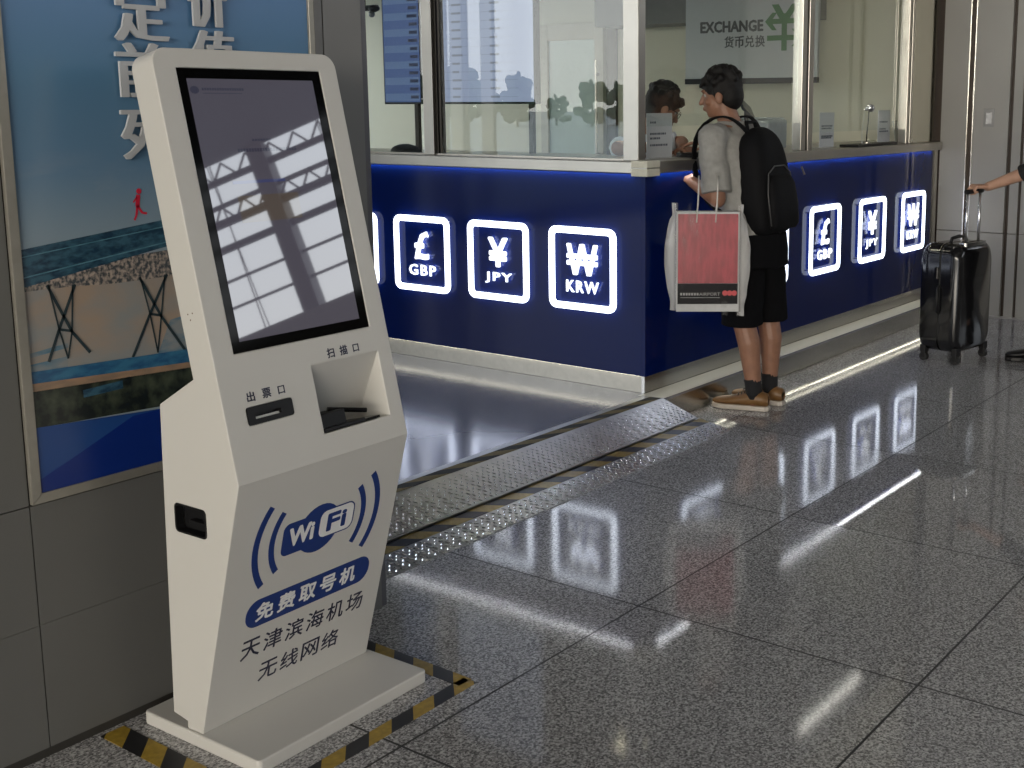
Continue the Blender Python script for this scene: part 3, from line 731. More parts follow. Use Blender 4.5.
# one rate board as two displays on legs behind the glass
def rate_display(loc,w,dark_,label,legs):
    t=thing('rate_display',label,'display',loc,R(-90),'exchange rate displays behind the booth glass')
    H=.85; z0=.268
    part('frame',MB().box(0,w,0,.045,z0,z0+H),black_mat,t,bevel=.003)
    if dark_: m=pbr('display_blue',(.02,.03,.06),.2,emit=(.055,.085,.19),estr=1.,noise_amt=0)
    else: m=pbr('display_sky_haze',(.1,.1,.12),.2,emit=(.22,.26,.38),estr=1.,noise_amt=0)  # paler glow paints the sky mirrored in the glass over the board
    s=part('screen',MB().box(.012,w-.012,-.003,0,z0+.012,z0+H-.012),m,t)
    r=MB()
    n=15
    for i in range(n):
        z=z0+.04+i*.046
        if dark_:
            if i%2: continue
            r.box(.02,w-.015,-.004,-.0032,z-.02,z+.022)
        else: r.box(.10,w-.12,-.004,-.0032,z-.001,z+.001)
    part('screen_rows',r,pbr('row_a' if dark_ else 'row_b',(.02,.02,.03),.3,emit=(.07,.115,.22) if dark_ else (.16,.18,.24),estr=1.,noise_amt=0),s)
    r=MB(); rr=random.Random(3)
    for i in range(n+2):
        z=z0+.04+i*.046; 
        fm_=pbr('fig_a' if dark_ else 'fig_b',(.02,.02,.03),.3,emit=(.01,.015,.04) if dark_ else (.13,.15,.20),estr=1.,noise_amt=0)
        if dark_: a=w-.035-rr.random()*.02; part('screen_figure',MB().box(a-.045,w-.022,-.005,-.0042,z-.008,z+.010),fm_,s)
        else:
            for c in (.28,.62): part('screen_figure',MB().box(w*c,w*c+.05+rr.random()*.03,-.005,-.0042,z-.006,z+.006),fm_,s)

    l=MB()
    for x in legs: l.box(x-.014,x+.014,.01,.035,0,z0)
    part('leg',l,MATS['bronze_gasket'],t)
    return t
rate_display((5.10,5.36,WT),.31,True,'blue exchange rate display behind the glass, left of the steel post',(.25,))
rate_display((5.10,5.035,WT),.835,False,'exchange rate display painted pale with mirrored sky, right of the steel post',(.79,))

# glazed door and frame on the back wall of the booth
d1=thing('door_1',None,None,(8.40,6.14,HP),0,kind='structure')
dm=pbr('door_frame_cream',(.50,.46,.36),.4)
m_=MB(); m_.box(-.05,.0,0,.09,0,2.07); m_.box(-.05,0,.60,.68,0,2.07); m_.box(-.05,0,.09,.60,1.93,2.07); m_.box(-.05,0,.09,.60,0,.10); part('door_frame',m_,dm,d1,bevel=.003)
part('door_glass',MB().box(-.03,-.022,.09,.60,.10,1.93),pbr('frosted_green',(.42,.50,.45),.12,noise_amt=.04,nscale=4),d1)
m_=MB(); m_.tube([(-.09,.045,.85),(-.09,.045,1.75)],.012,10); m_.box(-.09,-.05,.035,.055,.95,.975); m_.box(-.09,-.05,.035,.055,1.62,1.645); part('door_handle',m_,steel,d1,smooth=False)
m_=MB(); m_.box(-.03,.0,-.12,-.02,0,2.5); tag(part('trim_2',m_,MATS['bronze_gasket'],None,loc=(8.40,6.14,HP)),kind='structure')

# security camera high behind the left glass
sc_=thing('security_camera','small black camera on a bracket at the top left behind the booth glass','camera',(gx+.06,5.17,2.02))
m_=MB(); m_.box(-.012,.012,-.10,.10,.0,.03); m_.tube([(0,0,.03),(0,0,.48)],.008,8); part('bracket',m_,black_mat,sc_,bevel=.002)
m_=MB(); m_.ell((0,-.075,.012),.03,.035,.02); part('housing',m_,black_mat,sc_,smooth=True)
m_=MB(); m_.ell((0,-.055,-.018),.018,.018,.018); part('lens_dome',m_,pbr('grey_dome',(.3,.3,.3),.2),sc_,smooth=True)
# black bag on worktop
m_=MB(); m_.loft([((0,0,z),.05*math.sqrt(max(.02,1-(z/.047)**2)),.115*math.sqrt(max(.02,1-(z/.047)**2))) for z in (0,.012,.024,.034,.042,.046)],20)
o=part('fabric_pouch',m_,pbr('black_fabric',(.01,.01,.01),.8,bump=.5,bscale=80),None,smooth=True,loc=(4.88,4.97,WT+.0005),disp=(.004,22)); tag(o,'black fabric pouch lying on the steel worktop behind the left glass','pouch')

# ------------------------------------------------------------------ things on the right worktop
def notice(x,y,w,h,label,rz=0,lines=((.8,.3),(.55,.8),(.45,.5),(.3,.9)),red=None):
    t=thing('acrylic_notice',label,'notice',(x,y,WT),rz,None)
    part('notice_sheet',MB().box(0,w,.0,.003,.004,h),paper,t)
    part('stand_foot',MB().box(-.005,w+.005,-.02,.05,0,.004),pbr('clear_foot',(.6,.62,.62),.1),t)
    l=MB(); rr=random.Random(int(x*100))
    for z,wd in lines:
        l=MB(); xx=w*.12
        while xx<w*(.12+.76*wd):
            ww=.008+rr.random()*.010; l.box(xx,xx+ww,-.0008,-.0002,h*z-.006,h*z+.004); xx+=ww+.005
        part('text_line',l,pbr('notice_ink',(.08,.10,.14),.5),t)
    return t
notice(4.91,3.345,.225,.222,'white paper notice in front of the seated clerk with glasses',0)
notice(6.80,3.345,.20,.215,'white notice with bold lines, standing right of the double steel post',0,((.62,1),(.55,.9),(.33,1),(.28,.8)))
notice(7.68,3.345,.20,.225,'plain white notice standing on the worktop left of the small price card',0,((.66,.8),(.45,.7),(.38,.9)))
tc_=thing('price_card','small tilted white card on the worktop at the right end of the counter','card',(8.02,3.36,WT),R(-20))
part('card',MB().add([(0,0,.002),(.17,0,.002),(.13,.05,.15),(.02,.05,.15),(0,.004,.002),(.17,.004,.002),(.13,.054,.15),(.02,.054,.15)],[(0,1,2,3),(4,7,6,5),(0,4,5,1),(1,5,6,2),(2,6,7,3),(3,7,4,0)]),pbr('card_grey',(.45,.47,.42),.4),tc_)
l=MB(); text(l,'80%',.072,.10,.055,.03,.0008,.030,.02); part('card_text',l,MATS['notice_ink'],tc_)
mg=MB(); mg.box(-.02,.02,-.01,.01,0,.03); o=part('glass_clip',mg,cream,None,loc=(7.97,3.235,WT)); tag(o,'small cream clip at the foot of the glass beside the price card','clip')
# trays
t=MB(); t.prism([(-.33,-.045),(.38,.0),(.36,.05),(.2,.09),(-.33,.09)],0,.016,'z'); o=part('coin_tray',t,black_mat,None,loc=(7.33,3.215,WT),bevel=.003); tag(o,'long black tray on the worktop under the small lamp','tray')
t=MB(); t.box(-.15,.15,-.05,.05,0,.022); o=part('coin_tray',t,black_mat,None,loc=(5.33,3.30,WT),bevel=.003); tag(o,'black tray on the worktop between the seated clerk and the man with the backpack','tray')
# small chrome document camera
dc=thing('document_camera','small chrome lamp-like camera on a thin stem standing on the black tray','camera',(7.33,3.27,WT+.016))
part('base',MB().prism([(.035*math.cos(i*PI/10),.035*math.sin(i*PI/10)) for i in range(20)],0,.008,'z'),steel,dc)
m_=MB(); m_.tube([(0,0,.008),(.004,0,.07),(.018,0,.13),(.024,0,.20)],.004,8); part('stem',m_,black_gloss,dc,smooth=True)
m_=MB(); m_.ell((.02,-.01,.225),.032,.03,.026); m_.tube([(-.06,-.01,.215),(.01,-.01,.22)],.008,8); part('head',m_,pbr('chrome',(.8,.8,.82),.12,metal=1.),dc,smooth=True)
m_=MB(); m_.tube([(-.07,0,.0),(-.075,0,.06),(-.07,-.005,.14),(-.06,-.01,.20)],.0018,6); part('cable',m_,MATS['clear_foot'],dc,smooth=True)
# card printer with tilted screen
pr=thing('receipt_printer','white desktop printer with a small dark screen, behind the man with the backpack','printer',(6.45,3.62,WT))
part('body',MB().box(-.02,.22,-.12,.12,0,.175),pbr('printer_grey',(.42,.46,.47),.4),pr,bevel=.012)
part('paper_cover',MB().box(-.0195,.2195,-.10,.10,.176,.186),pbr('cover_grey',(.5,.54,.55),.35),pr,bevel=.004)
Ms=Matrix.Translation((-.045,.02,.24))@Matrix.Rotation(R(25),4,'Y')@Matrix.Rotation(R(-35),4,'X')
part('screen',MB().box(-.08,.08,-.008,.008,-.045,.05,Ms),pbr('small_screen',(.02,.03,.045),.15),pr)
part('stem',MB().tube([(-.045,.02,0),(-.045,.02,.22)],.014),black_mat,pr)

# ------------------------------------------------------------------ right wall / columns
wr=MB(); rp=[(3.19,3.0),(2.955,2.705),(2.675,2.612),(2.592,1.70)]
wr.mi=1; wr.box(8.46,8.70,1.62,3.29,0,7.7); wr.mi=0
for k,(a,b) in enumerate(rp):
    for z0,z1 in ((.012,.603),(.608,3.1),(3.105,7.7)): wr.box(8.43,8.47,b,a,z0,z1)
struct('wall_right',wr,[grey_right,pbr('recess_brown',(.035,.022,.015),.5)])
struct('trim_3',MB().box(8.422,8.462,2.994,3.0005,.012,7.7).box(8.422,8.462,2.954,2.960,.012,7.7),pbr('trim_steel',(.6,.58,.54),.25,metal=1.))
struct('baseboard_right',MB().box(8.424,8.459,1.62,3.07,0,.011),pbr('base_right',(.28,.27,.27),.3))
so=thing('wall_socket','small chrome socket plate on the grey column to the right of the counter','socket',(8.43,2.842,1.412),R(-90))
part('plate',MB().box(-.038,.038,-.006,0,-.063,.063),pbr('chrome_plate',(.28,.28,.28),.5,metal=.3),so,bevel=.002)
part('flap',MB().box(-.022,.022,-.012,-.0065,-.045,.04),pbr('flap_steel',(.35,.35,.36),.4,metal=.6),so,bevel=.003)

# ------------------------------------------------------------------ people
def hand(mb,wrist,dirn,palm_n,thumb,curl=.5,s=1.):
    """wrist point, direction to the knuckles, palm normal (palm side), thumb side direction"""
    w=V(wrist);d=V(dirn).normalized();n=V(palm_n);n=(n-d*n.dot(d)).normalized();t=d.cross(n).normalized()
    if t.dot(V(thumb))<0: t=-t
    L_=.09*s
    for k in range(4):
        off=t*(.030-.020*k)*s
        mb.cap(w+off*.6+d*.01*s,.014*s,w+off+d*L_,.0115*s)
    lens=[.072,.08,.074,.058]
    for k in range(4):
        p=w+t*(.030-.020*k)*s+d*L_; a=0; L0=lens[k]*s
        for j,fr in enumerate((.45,.3,.25)):
            a+=curl*(.9 if j else .7)*1.3
            q=p+(d*math.cos(a)+n*math.sin(a))*L0*fr
            mb.cap(p,(.0095-.001*j)*s,q,(.0088-.001*j)*s); p=q
    p=w+t*.022*s+d*.02*s
    q=p+(t*.75+d*.5+n*.35).normalized()*.045*s; mb.cap(p,.013*s,q,.0105*s)
    r=q+(d*.8+n*(.3+curl*.6)+t*.1).normalized()*.035*s; mb.cap(q,.010*s,r,.0085*s)
def head(mb,c,yw,s=1.,pitch=0.):
    Rm=Matrix.Rotation(yw,3,'Z')@Matrix.Rotation(pitch,3,'X'); c=V(c)
    P=lambda x,y,z: c+Rm@(V((x,y,z))*s)
    mb.ell(P(0,-.012,.025),.076*s,.094*s,.088*s,rot=Rm)
    mb.ell(P(0,.020,-.035),.060*s,.066*s,.072*s,rot=Rm)
    mb.ell(P(0,.052,-.080),.026*s,.022*s,.020*s,rot=Rm)
    mb.cap(P(0,.083,.012),.008*s,P(0,.099,-.022),.012*s)
    mb.ell(P(0,.084,-.048),.024*s,.009*s,.006*s,rot=Rm); mb.ell(P(0,.083,-.057),.020*s,.009*s,.006*s,rot=Rm)
    mb.ell(P(0,.076,.034),.055*s,.014*s,.008*s,rot=Rm)
    for sx in (-1,1):
        mb.ell(P(sx*.077,-.004,-.012),.010*s,.020*s,.031*s,rot=Rm)
        mb.ell(P(sx*.045,.055,-.022),.022*s,.020*s,.018*s,rot=Rm)
    return Rm,P
def eyes(P,root,s=1.):
    for sx in (-1,1):
        m=MB(); m.ell(P(sx*.031,.0625,.012),.0105*s,.0105*s,.0095*s); e=part('eye',m,pbr('eye_white',(.38,.36,.34),.4),root,smooth=True)
        m=MB(); m.ell(P(sx*.031,.0705,.012),.0052*s,.0045*s,.0052*s); part('iris',m,pbr('iris',(.02,.012,.01),.1),e,smooth=True)
def hair(P,Rm,s,root,long=0.):
    m=MB()
    m.ell(P(0,-.020,.045),.087*s,.101*s,.088*s,rot=Rm); m.ell(P(0,-.050,.0),.078*s,.070*s,.085*s,rot=Rm)
    rr=random.Random(5)
    for k in range(46):
        a=rr.uniform(-2.6,2.6); e=rr.uniform(.1,1.35)
        x=.086*math.sin(a)*math.cos(e); y=-.02-.098*math.cos(a)*math.cos(e); z=.05+.088*math.sin(e)
        if y>.05 and z<.07: continue
        m.cap(P(x,y,z),.018*s,P(x*1.08,y*1.05-.0,z+.012),.009*s)
    for sx in (-1,1): m.cap(P(sx*.074,.012,.03),.010*s,P(sx*.076,.012,-.012),.005*s)
    for k in range(9): m.cap(P(-.055+.0137*k,.062,.085),.016*s,P(-.060+.015*k,.083,.055+.006*(k%3)),.007*s)
    return part('hair',m,hairm,root,remesh=.006,sm=2)
def shoe(root,anklexy,ang,mat,sole,lace=True,name='shoe',L_=.285):
    t=Matrix.Translation((anklexy[0],anklexy[1],0))@Matrix.Rotation(ang,4,'Z')
    m=MB()
    secs=[]
    import itertools
    # long sections along y (heel -.075 .. toe +.21)
    def sec(y,w,z0,z1,n=14): return [(w*math.cos(a)*1.0,y,(z0+z1)/2+(z1-z0)/2*math.sin(a)) for a in [2*PI*i/n for i in range(n)]]
    ys=[(-.078,.022,.03,.070),(-.07,.034,.022,.088),(-.03,.040,.020,.098),(.02,.040,.020,.094),(.07,.043,.020,.078),(.13,.047,.020,.062),(.17,.044,.020,.056),(.20,.030,.022,.048),(.212,.012,.026,.038)]
    vs=[];n=14
    for y in ys: vs+=sec(*y)
    fs=[[i*n+k,i*n+(k+1)%n,(i+1)*n+(k+1)%n,(i+1)*n+k] for i in range(len(ys)-1) for k in range(n)]+[list(range(n)),[(len(ys)-1)*n+k for k in range(n)][::-1]]
    m.add(vs,fs,t); sh=part(name,m,mat,root,smooth=True)
    m=MB(); out=[(-.034,-.065),(-.02,-.082),(.02,-.082),(.034,-.065),(.041,-.02),(.044,.06),(.050,.13),(.045,.178),(.025,.212),(-.02,.214),(-.042,.18),(-.048,.13),(-.040,.06),(-.040,-.02)]
    m.prism(out,.001,.026,'z',t); part('sole',m,sole,sh,bevel=.005,label=None)
    if lace:
        m=MB()
        for k in range(4):
            y=.045+.017*k; z=.094-.007*k*1.2
            m.tube([t@V((-.024,y-.004,z-.006)),t@V((0,y,z+.003)),t@V((.024,y+.006,z-.006))],.0022,6)
        m.tube([t@V((0,.04,.10)),t@V((-.02,.03,.118)),t@V((-.035,.045,.11)),t@V((-.015,.05,.10))],.002,6); m.tube([t@V((0,.04,.10)),t@V((.02,.03,.118)),t@V((.035,.05,.108)),t@V((.01,.05,.10))],.002,6)
        part('lace',m,black_mat,sh,smooth=True)
    return sh

# --- customer with backpack
mx=thing('person','man seen from behind in grey T-shirt and black shorts standing at the counter','person',(5.21,2.885,0),R(0))
J=dict(aL=(-.07,-.03,.10),aR=(.085,-.035,.10),kL=(-.095,.03,.475),kR=(.09,-.01,.475),hL=(-.09,.02,.86),hR=(.09,.02,.86),
 sL=(-.19,.155,1.345),sR=(.19,.165,1.345),eL=(-.235,.095,1.055),wL=(-.19,.265,1.13),eR=(.235,.19,1.08),wR=(.16,.355,1.305),neck=(0,.165,1.41),hd=(-.02,.215,1.545))
J={k:V(v) for k,v in J.items()}
b=MB()
for s_ in 'LR':
    h_,k_,a_=J['h'+s_],J['k'+s_],J['a'+s_]
    b.cap(h_,.085,k_,.058); b.cap(k_,.055,k_.lerp(a_,.35)+V((0,-.015,0)),.057); b.cap(k_.lerp(a_,.35)+V((0,-.015,0)),.057,a_,.036); b.cap(a_,.036,a_+V((0,.0,-.05)),.036); b.cap(a_+V((0,0,-.05)),.03,a_+V((-.0,.13,-.07)),.022)
    b.cap(J['s'+s_],.056,J['e'+s_],.041); b.cap(J['e'+s_],.041,J['w'+s_],.028)
b.loft([((0,.02,.82),.12,.085),((0,.035,.92),.165,.115),((0,.06,1.04),.145,.10),((0,.10,1.18),.165,.105),((0,.14,1.30),.180,.105),((0,.155,1.38),.13,.08),((0,.165,1.42),.06,.06)],24)
b.cap(J['neck'],.056,J['hd']+V((0,-.02,-.05)),.054)
YWm=R(22)
Rm,P=head(b,J['hd'],YWm,1.0,R(-8))
hand(b,J['wL'],(.45,.8,.35),(.2,.3,-1),(1,0,0),.55); hand(b,J['wR'],(-.3,.8,.05),(0,0,-1),(-1,0,0),.2)
part('body',b,skin,mx,remesh=.005,sm=3)
eyes(P,mx); hair(P,Rm,1.0,mx)
grey_t=pbr('grey_tshirt',(.30,.295,.28),.85,noise_amt=.08,nscale=40,bump=.25,bscale=400)
c=MB()
c.loft([((0,.02,.80),.172,.128),((0,.03,.90),.185,.137),((0,.06,1.04),.182,.135),((0,.10,1.18),.195,.138),((0,.135,1.29),.20,.13),((0,.15,1.36),.155,.10),((0,.155,1.40),.085,.078),((0,.16,1.425),.068,.070)],28)
for s_ in 'LR':
    s0,e0=J['s'+s_],J['e'+s_]; hem=s0.lerp(e0,.90)
    sx=-1 if s_=='L' else 1
    c.cap(s0+V((-sx*.05,0,.0)),.070,s0,.072)
    c.tube([s0+V((0,0,.01)),s0.lerp(e0,.3),s0.lerp(e0,.6)+V((sx*.004,0,0)),hem+V((sx*.004,0,0))],[.070,.070,.071,.074],18)
sh=part('tshirt',c,grey_t,mx,remesh=.006,sm=3)
nn_=[v.normal.copy() for v in sh.data.vertices]; cs_=[]
for v,n_ in zip(sh.data.vertices,nn_):
    co_=v.co.copy(); w=noise.noise(V((co_.x*9,co_.y*9,co_.z*22)))*.008+noise.noise(co_*30)*.003
    cs_+=list(co_+n_*w)
sh.data.vertices.foreach_set('co',cs_); sh.data.update()
shorts_m=pbr('black_shorts',(.004,.004,.005),.9,spec=.1,bump=.3,bscale=200)
c=MB(); c.loft([((0,.0,.885),.172,.128),((0,.0,.80),.185,.140),((0,.0,.72),.192,.145)][::-1],24)
for sx,hh,kk in ((-1,J['hL'],J['kL']),(1,J['hR'],J['kR'])):
    c.tube([hh+V((0,-.01,-.04)),hh.lerp(kk,.4),hh.lerp(kk,.8),kk+V((0,0,-.045))],[.100,.104,.104,.106],20)
o=part('shorts',c,shorts_m,mx,remesh=.007,sm=3,disp=(.006,14))
sockm=pbr('black_sock',(.008,.008,.01),.9)
tan=pbr('tan_leather',(.17,.085,.028),.45,noise_amt=.15,nscale=25); sole_m=pbr('cream_sole',(.50,.45,.40),.5)
for s_,ang in (('L',R(13)),('R',R(2))):
    a_=J['a'+s_]
    c=MB(); c.tube([a_+V((0,0,-.04)),a_+V((0,0,0)),a_.lerp(J['k'+s_],.10),a_.lerp(J['k'+s_],.16)],[.041,.041,.042,.043],18)
    part('sock',c,sockm,mx,smooth=True)
    shoe(mx,(a_.x,a_.y),ang,tan,sole_m)
# --- backpack
bk=thing('backpack','black backpack worn by the man in the grey T-shirt','backpack',(5.210,2.85,.865))
BT=Matrix.Rotation(R(-7),4,'X')
bf=pbr('black_nylon',(.003,.003,.004),.75,spec=.18,bump=.4,bscale=300)
m=MB(); secs=[((0,-.02,z),w,d) for z,w,d in ((0,.12,.06),(.03,.155,.088),(.12,.168,.098),(.28,.165,.10),(.40,.150,.092),(.47,.125,.075),(.51,.085,.05),(.535,.03,.02))]
m.loft(secs,32,BT,e=3.2); part('main_compartment',m,bf,bk,smooth=True,subd=1)
m=MB(); m.loft([((0,-.115,z),w,d) for z,w,d in ((.03,.10,.02),(.05,.125,.035),(.15,.125,.042),(.25,.115,.035),(.29,.09,.02))],28,BT,e=3.4); part('front_pocket',m,bf,bk,smooth=True)
m=MB(); m.tube([BT@V((x,-.122+.0006*abs(x*100),z)) for x,z in ((-.125,.05),(-.13,.20),(-.11,.30),(-.05,.335),(.05,.335),(.11,.30),(.13,.20),(.125,.05))],.0035,6); part('zip',m,pbr('zip_grey',(.06,.06,.06),.4),bk,smooth=True)
m=MB(); m.tube([BT@V((-.045,.01,.505)),BT@V((-.04,.02,.56)),BT@V((.04,.02,.56)),BT@V((.045,.01,.505))],.010,8); part('grab_handle',m,bf,bk,smooth=True)
def ribbon(mb,pts,wid,th=.010):
    pts=[V(p) for p in pts]; n=len(pts); vs=[];fs=[]
    for i,(p,nv) in enumerate(zip(pts,wid)):
        t=(pts[min(i+1,n-1)]-pts[max(i-1,0)]).normalized(); a=V(nv[0]).normalized()*nv[1]; b_=t.cross(a).normalized()*th/2
        vs+=[p+a+b_,p-a+b_,p-a-b_,p+a-b_]
    for i in range(n-1):
        for k in range(4): fs.append((i*4+k,i*4+(k+1)%4,(i+1)*4+(k+1)%4,(i+1)*4+k))
    fs+=[(0,3,2,1),(4*n-4,4*n-3,4*n-2,4*n-1)]
    mb.add(vs,fs)
for sx in (-1,1):
    m=MB(); A=(1,0,0)
    x=sx*.115
    pts=[(sx*.05,.045,.47),(sx*.075,.085,.535),(x*.95,.14,.580),(x,.20,.585),(x*1.05,.275,.555),(x*1.15,.325,.48),(x*1.25,.325,.36),(x*1.40,.285,.22),(x*1.50,.17,.12),(x*1.32,.05,.08)]
    ribbon(m,pts,[(A,.026)]*7+[((1,.5*sx,0),.020),((.3,0,1),.016),((0,0,1),.014)],.012)
    part('shoulder_strap',m,bf,bk,subd=1,smooth=True)
m=MB(); m.ell((.155,-.01,.10),.022,.05,.09); part('side_pocket',m,pbr('grey_mesh',(.05,.05,.055),.8),bk,smooth=True)
m=MB(); m.tube([(.12,-.135,.34),(.125,-.15,.30)],.005,6); part('zip_pull',m,pbr('pull_metal',(.3,.25,.2),.3,metal=1.),bk)

# --- shopping bag
bg=thing('shopping_bag','red paper carrier in a clear plastic bag hanging from a man\'s arm','bag',(4.88,2.975,.515),R(-55))
red=patch_mat('red_print',(.22,.004,.012),(.34,.018,.032),(40,1,9),rough=.3)
m=MB(); secs=[]
m.box(-.150,.150,-.035,.035,.012,.49); part('paper_bag',m,pbr('paper_white',(.5,.5,.5),.5),bg,bevel=.003)
m=MB()
def bend(x,z): return -.0365-.006*math.sin(x*22)*(z/.5)-.004*math.sin(z*15)
def sheet(mb,x0,x1,z0,z1,nx=14,nz=10,dy=0.,sk=0.):
    vs=[];fs=[]
    for lay in (0,.0012):
        for j in range(nz+1):
            for i in range(nx+1):
                x=x0+(x1-x0)*i/nx; z=z0+(z1-z0)*j/nz; vs.append((x,-.0362-dy+lay*1,z))
    n=(nx+1)*(nz+1)
    for j in range(nz):
        for i in range(nx):
            a=j*(nx+1)+i; fs.append((a,a+1,a+nx+2,a+nx+1)); fs.append((n+a,n+a+nx+1,n+a+nx+2,n+a+1))
    mb.add(vs,fs)
sheet(m,-.142,.142,.150,.480,dy=.002); rp_=part('red_print',m,red,bg,label='red printed panel')
m=MB(); sheet(m,-.143,.143,.050,.149,dy=.002); part('black_band',m,pbr('black_print',(.004,.003,.005),.35,spec=.12),bg)
m=MB(); text(m,'AIRPORT',.01,.098,.10,.015,.0008,-.0385,.0); m.box(-.13,.06,-.0392,-.0385,.080,.082); 
for i in range(7): m.box(-.13+i*.013,-.121+i*.013,-.0392,-.0385,.092,.104)
part('band_lettering',m,pbr('print_grey',(.35,.35,.35),.5),bg)
m=MB()
for i in range(3): m.prism([(.083+i*.022+.013*math.cos(k*PI/8),.103+.013*math.sin(k*PI/8)) for k in range(16)],-.0395,-.0385,'y')
part('round_badge',m,pbr('badge_red',(.55,.06,.07),.4),bg)
# clear outer bag
def clear_mat():
    m=bpy.data.materials.new('clear_plastic'); m.use_nodes=True; nt=m.node_tree; b=nt.nodes['Principled BSDF']
    b.inputs['Base Color'].default_value=(.70,.69,.68,1); b.inputs['Roughness'].default_value=.14; b.inputs['Specular IOR Level'].default_value=.7
    tc=nt.nodes.new('ShaderNodeTexCoord'); n=nt.nodes.new('ShaderNodeTexNoise'); n.inputs['Scale'].default_value=9; n.inputs['Detail'].default_value=3
    mp=nt.nodes.new('ShaderNodeMapping'); mp.inputs['Scale'].default_value=(2,1,.8)
    nt.links.new(tc.outputs['Object'],mp.inputs[0]); nt.links.new(mp.outputs[0],n.inputs['Vector'])
    mr=nt.nodes.new('ShaderNodeMapRange'); mr.inputs[1].default_value=.45; mr.inputs[2].default_value=.75; mr.inputs[3].default_value=.0; mr.inputs[4].default_value=.16; mr.inputs[1].default_value=.60
    nt.links.new(n.outputs[0],mr.inputs[0]); sp=nt.nodes.new('ShaderNodeSeparateXYZ'); nt.links.new(tc.outputs['Object'],sp.inputs[0])
    ab=nt.nodes.new('ShaderNodeMath'); ab.operation='ABSOLUTE'; nt.links.new(sp.outputs[0],ab.inputs[0])
    m2=nt.nodes.new('ShaderNodeMapRange'); m2.inputs[1].default_value=.140; m2.inputs[2].default_value=.165; m2.inputs[3].default_value=0; m2.inputs[4].default_value=.62; nt.links.new(ab.outputs[0],m2.inputs[0])
    ad=nt.nodes.new('ShaderNodeMath'); ad.operation='ADD'; nt.links.new(mr.outputs[0],ad.inputs[0]); nt.links.new(m2.outputs[0],ad.inputs[1]); nt.links.new(ad.outputs[0],b.inputs['Alpha'])
    bp=nt.nodes.new('ShaderNodeBump'); bp.inputs['Strength'].default_value=.9; bp.inputs['Distance'].default_value=.02; nt.links.new(n.outputs[0],bp.inputs['Height']); nt.links.new(bp.outputs['Normal'],b.inputs['Normal'])
    return m
m=MB(); nx,nz=26,26; vs=[];fs=[]
rr=random.Random(2)
def ow(z): return .178+.028*math.sin(PI*min(1,max(0,(z-.05)/.40)))-.008*(z>.45)
for side in (-1,1):
    for j in range(nz+1):
        z=.0+.515*j/nz
        for i in range(nx+1):
            uu=-1+2*i/nx; w=ow(z)
            bulge=(1-uu*uu)**.5*.052*min(1,(j+1)/4)*(1 if z<.46 else max(.25,1-(z-.46)*12))
            x=uu*w; crumple=.007*noise.noise(V((x*14,z*9,side)))
            vs.append((x+.004*noise.noise(V((z*14,uu,3))),side*max(bulge,.0008)+crumple*(1-abs(uu)),z-.03*(uu+1)*.5*(1 if z<.1 else .3)+.015))
n=(nx+1)*(nz+1)
for s_ in range(2):
    for j in range(nz):
        for i in range(nx):
            a=s_*n+j*(nx+1)+i; q=(a,a+1,a+nx+2,a+nx+1); fs.append(q if s_==0 else q[::-1])
m.add(vs,fs); part('clear_outer_bag',m,clear_mat(),bg,smooth=True,label='clear crinkled plastic outer bag')
m=MB(); hm_=pbr('handle_white',(.6,.58,.55),.5)
for x0,x1,yy in ((-.055,-.02,-.03),(.035,.07,.02)):
    m.tube([(x0,-.038,.44),(x0+.006,-.034,.52),(x0+.010,-.02,.60),(x0+.012,.012,.655),(x0+.014,.05,.62),(x0+.012,.05,.52),(x0,.04,.44)],.0035,8)
part('bag_handle',m,hm_,bg,smooth=True)

# --- seated clerk behind the glass
cl=thing('person','clerk in glasses and white shirt leaning on the counter behind the glass','person',(5.37,3.89,HP),R(190))
b=MB()
K=dict(hL=(-.1,0,.62),hR=(.1,0,.62),kL=(-.13,.36,.58),kR=(.13,.36,.58),aL=(-.13,.36,.10),aR=(.13,.36,.10),sL=(-.17,.16,1.15),sR=(.17,.16,1.15),eL=(-.22,.32,1.17-.0),eR=(.25,.16,1.155),wL=(.0,.42,1.15),wR=(.20,.30,1.16),hd=(-.0,.30,1.355))
K={k:V(v) for k,v in K.items()}
for s_ in 'LR':
    b.cap(K['h'+s_],.085,K['k'+s_],.058); b.cap(K['k'+s_],.058,K['a'+s_],.036); b.cap(K['a'+s_]+V((0,0,-.05)),.03,K['a'+s_]+V((0,.14,-.07)),.024)
    b.cap(K['s'+s_],.052,K['e'+s_],.040); b.cap(K['e'+s_],.040,K['w'+s_],.028)
b.loft([((0,0,.55),.13,.10),((0,0,.68),.165,.12),((0,.04,.85),.145,.10),((0,.10,1.0),.165,.105),((0,.14,1.10),.175,.10),((0,.17,1.19),.12,.08),((0,.19,1.23),.06,.06)],24)
b.cap((0,.18,1.20),.055,(0,.27,1.31),.052)
Rm,P=head(b,K['hd'],R(40),.98,R(-28)); hand(b,K['wL'],(.6,.5,0),(0,0,-1),(0,-1,0),.3); hand(b,K['wR'],(-.8,.5,0),(0,0,-1),(0,-1,0),.3)
part('body',b,skin,cl,remesh=.0055,sm=3); eyes(P,cl); hair(P,Rm,.98,cl)
m=MB()
for sx in (-1,1):
    ring=[P(sx*.031+.022*math.cos(a),.092,.010+.018*math.sin(a)) for a in [i*PI/8 for i in range(17)]]; m.tube(ring,.0018,6)
    m.tube([P(sx*.053,.092,.012),P(sx*.078,.05,.012),P(sx*.080,-.005,.008)],.0018,6)
m.tube([P(-.009,.093,.012),P(.009,.093,.012)],.0018,6); part('glasses',m,black_gloss,cl,smooth=True)
wsh=pbr('white_shirt',(.62,.66,.70),.8,bump=.3,bscale=60)
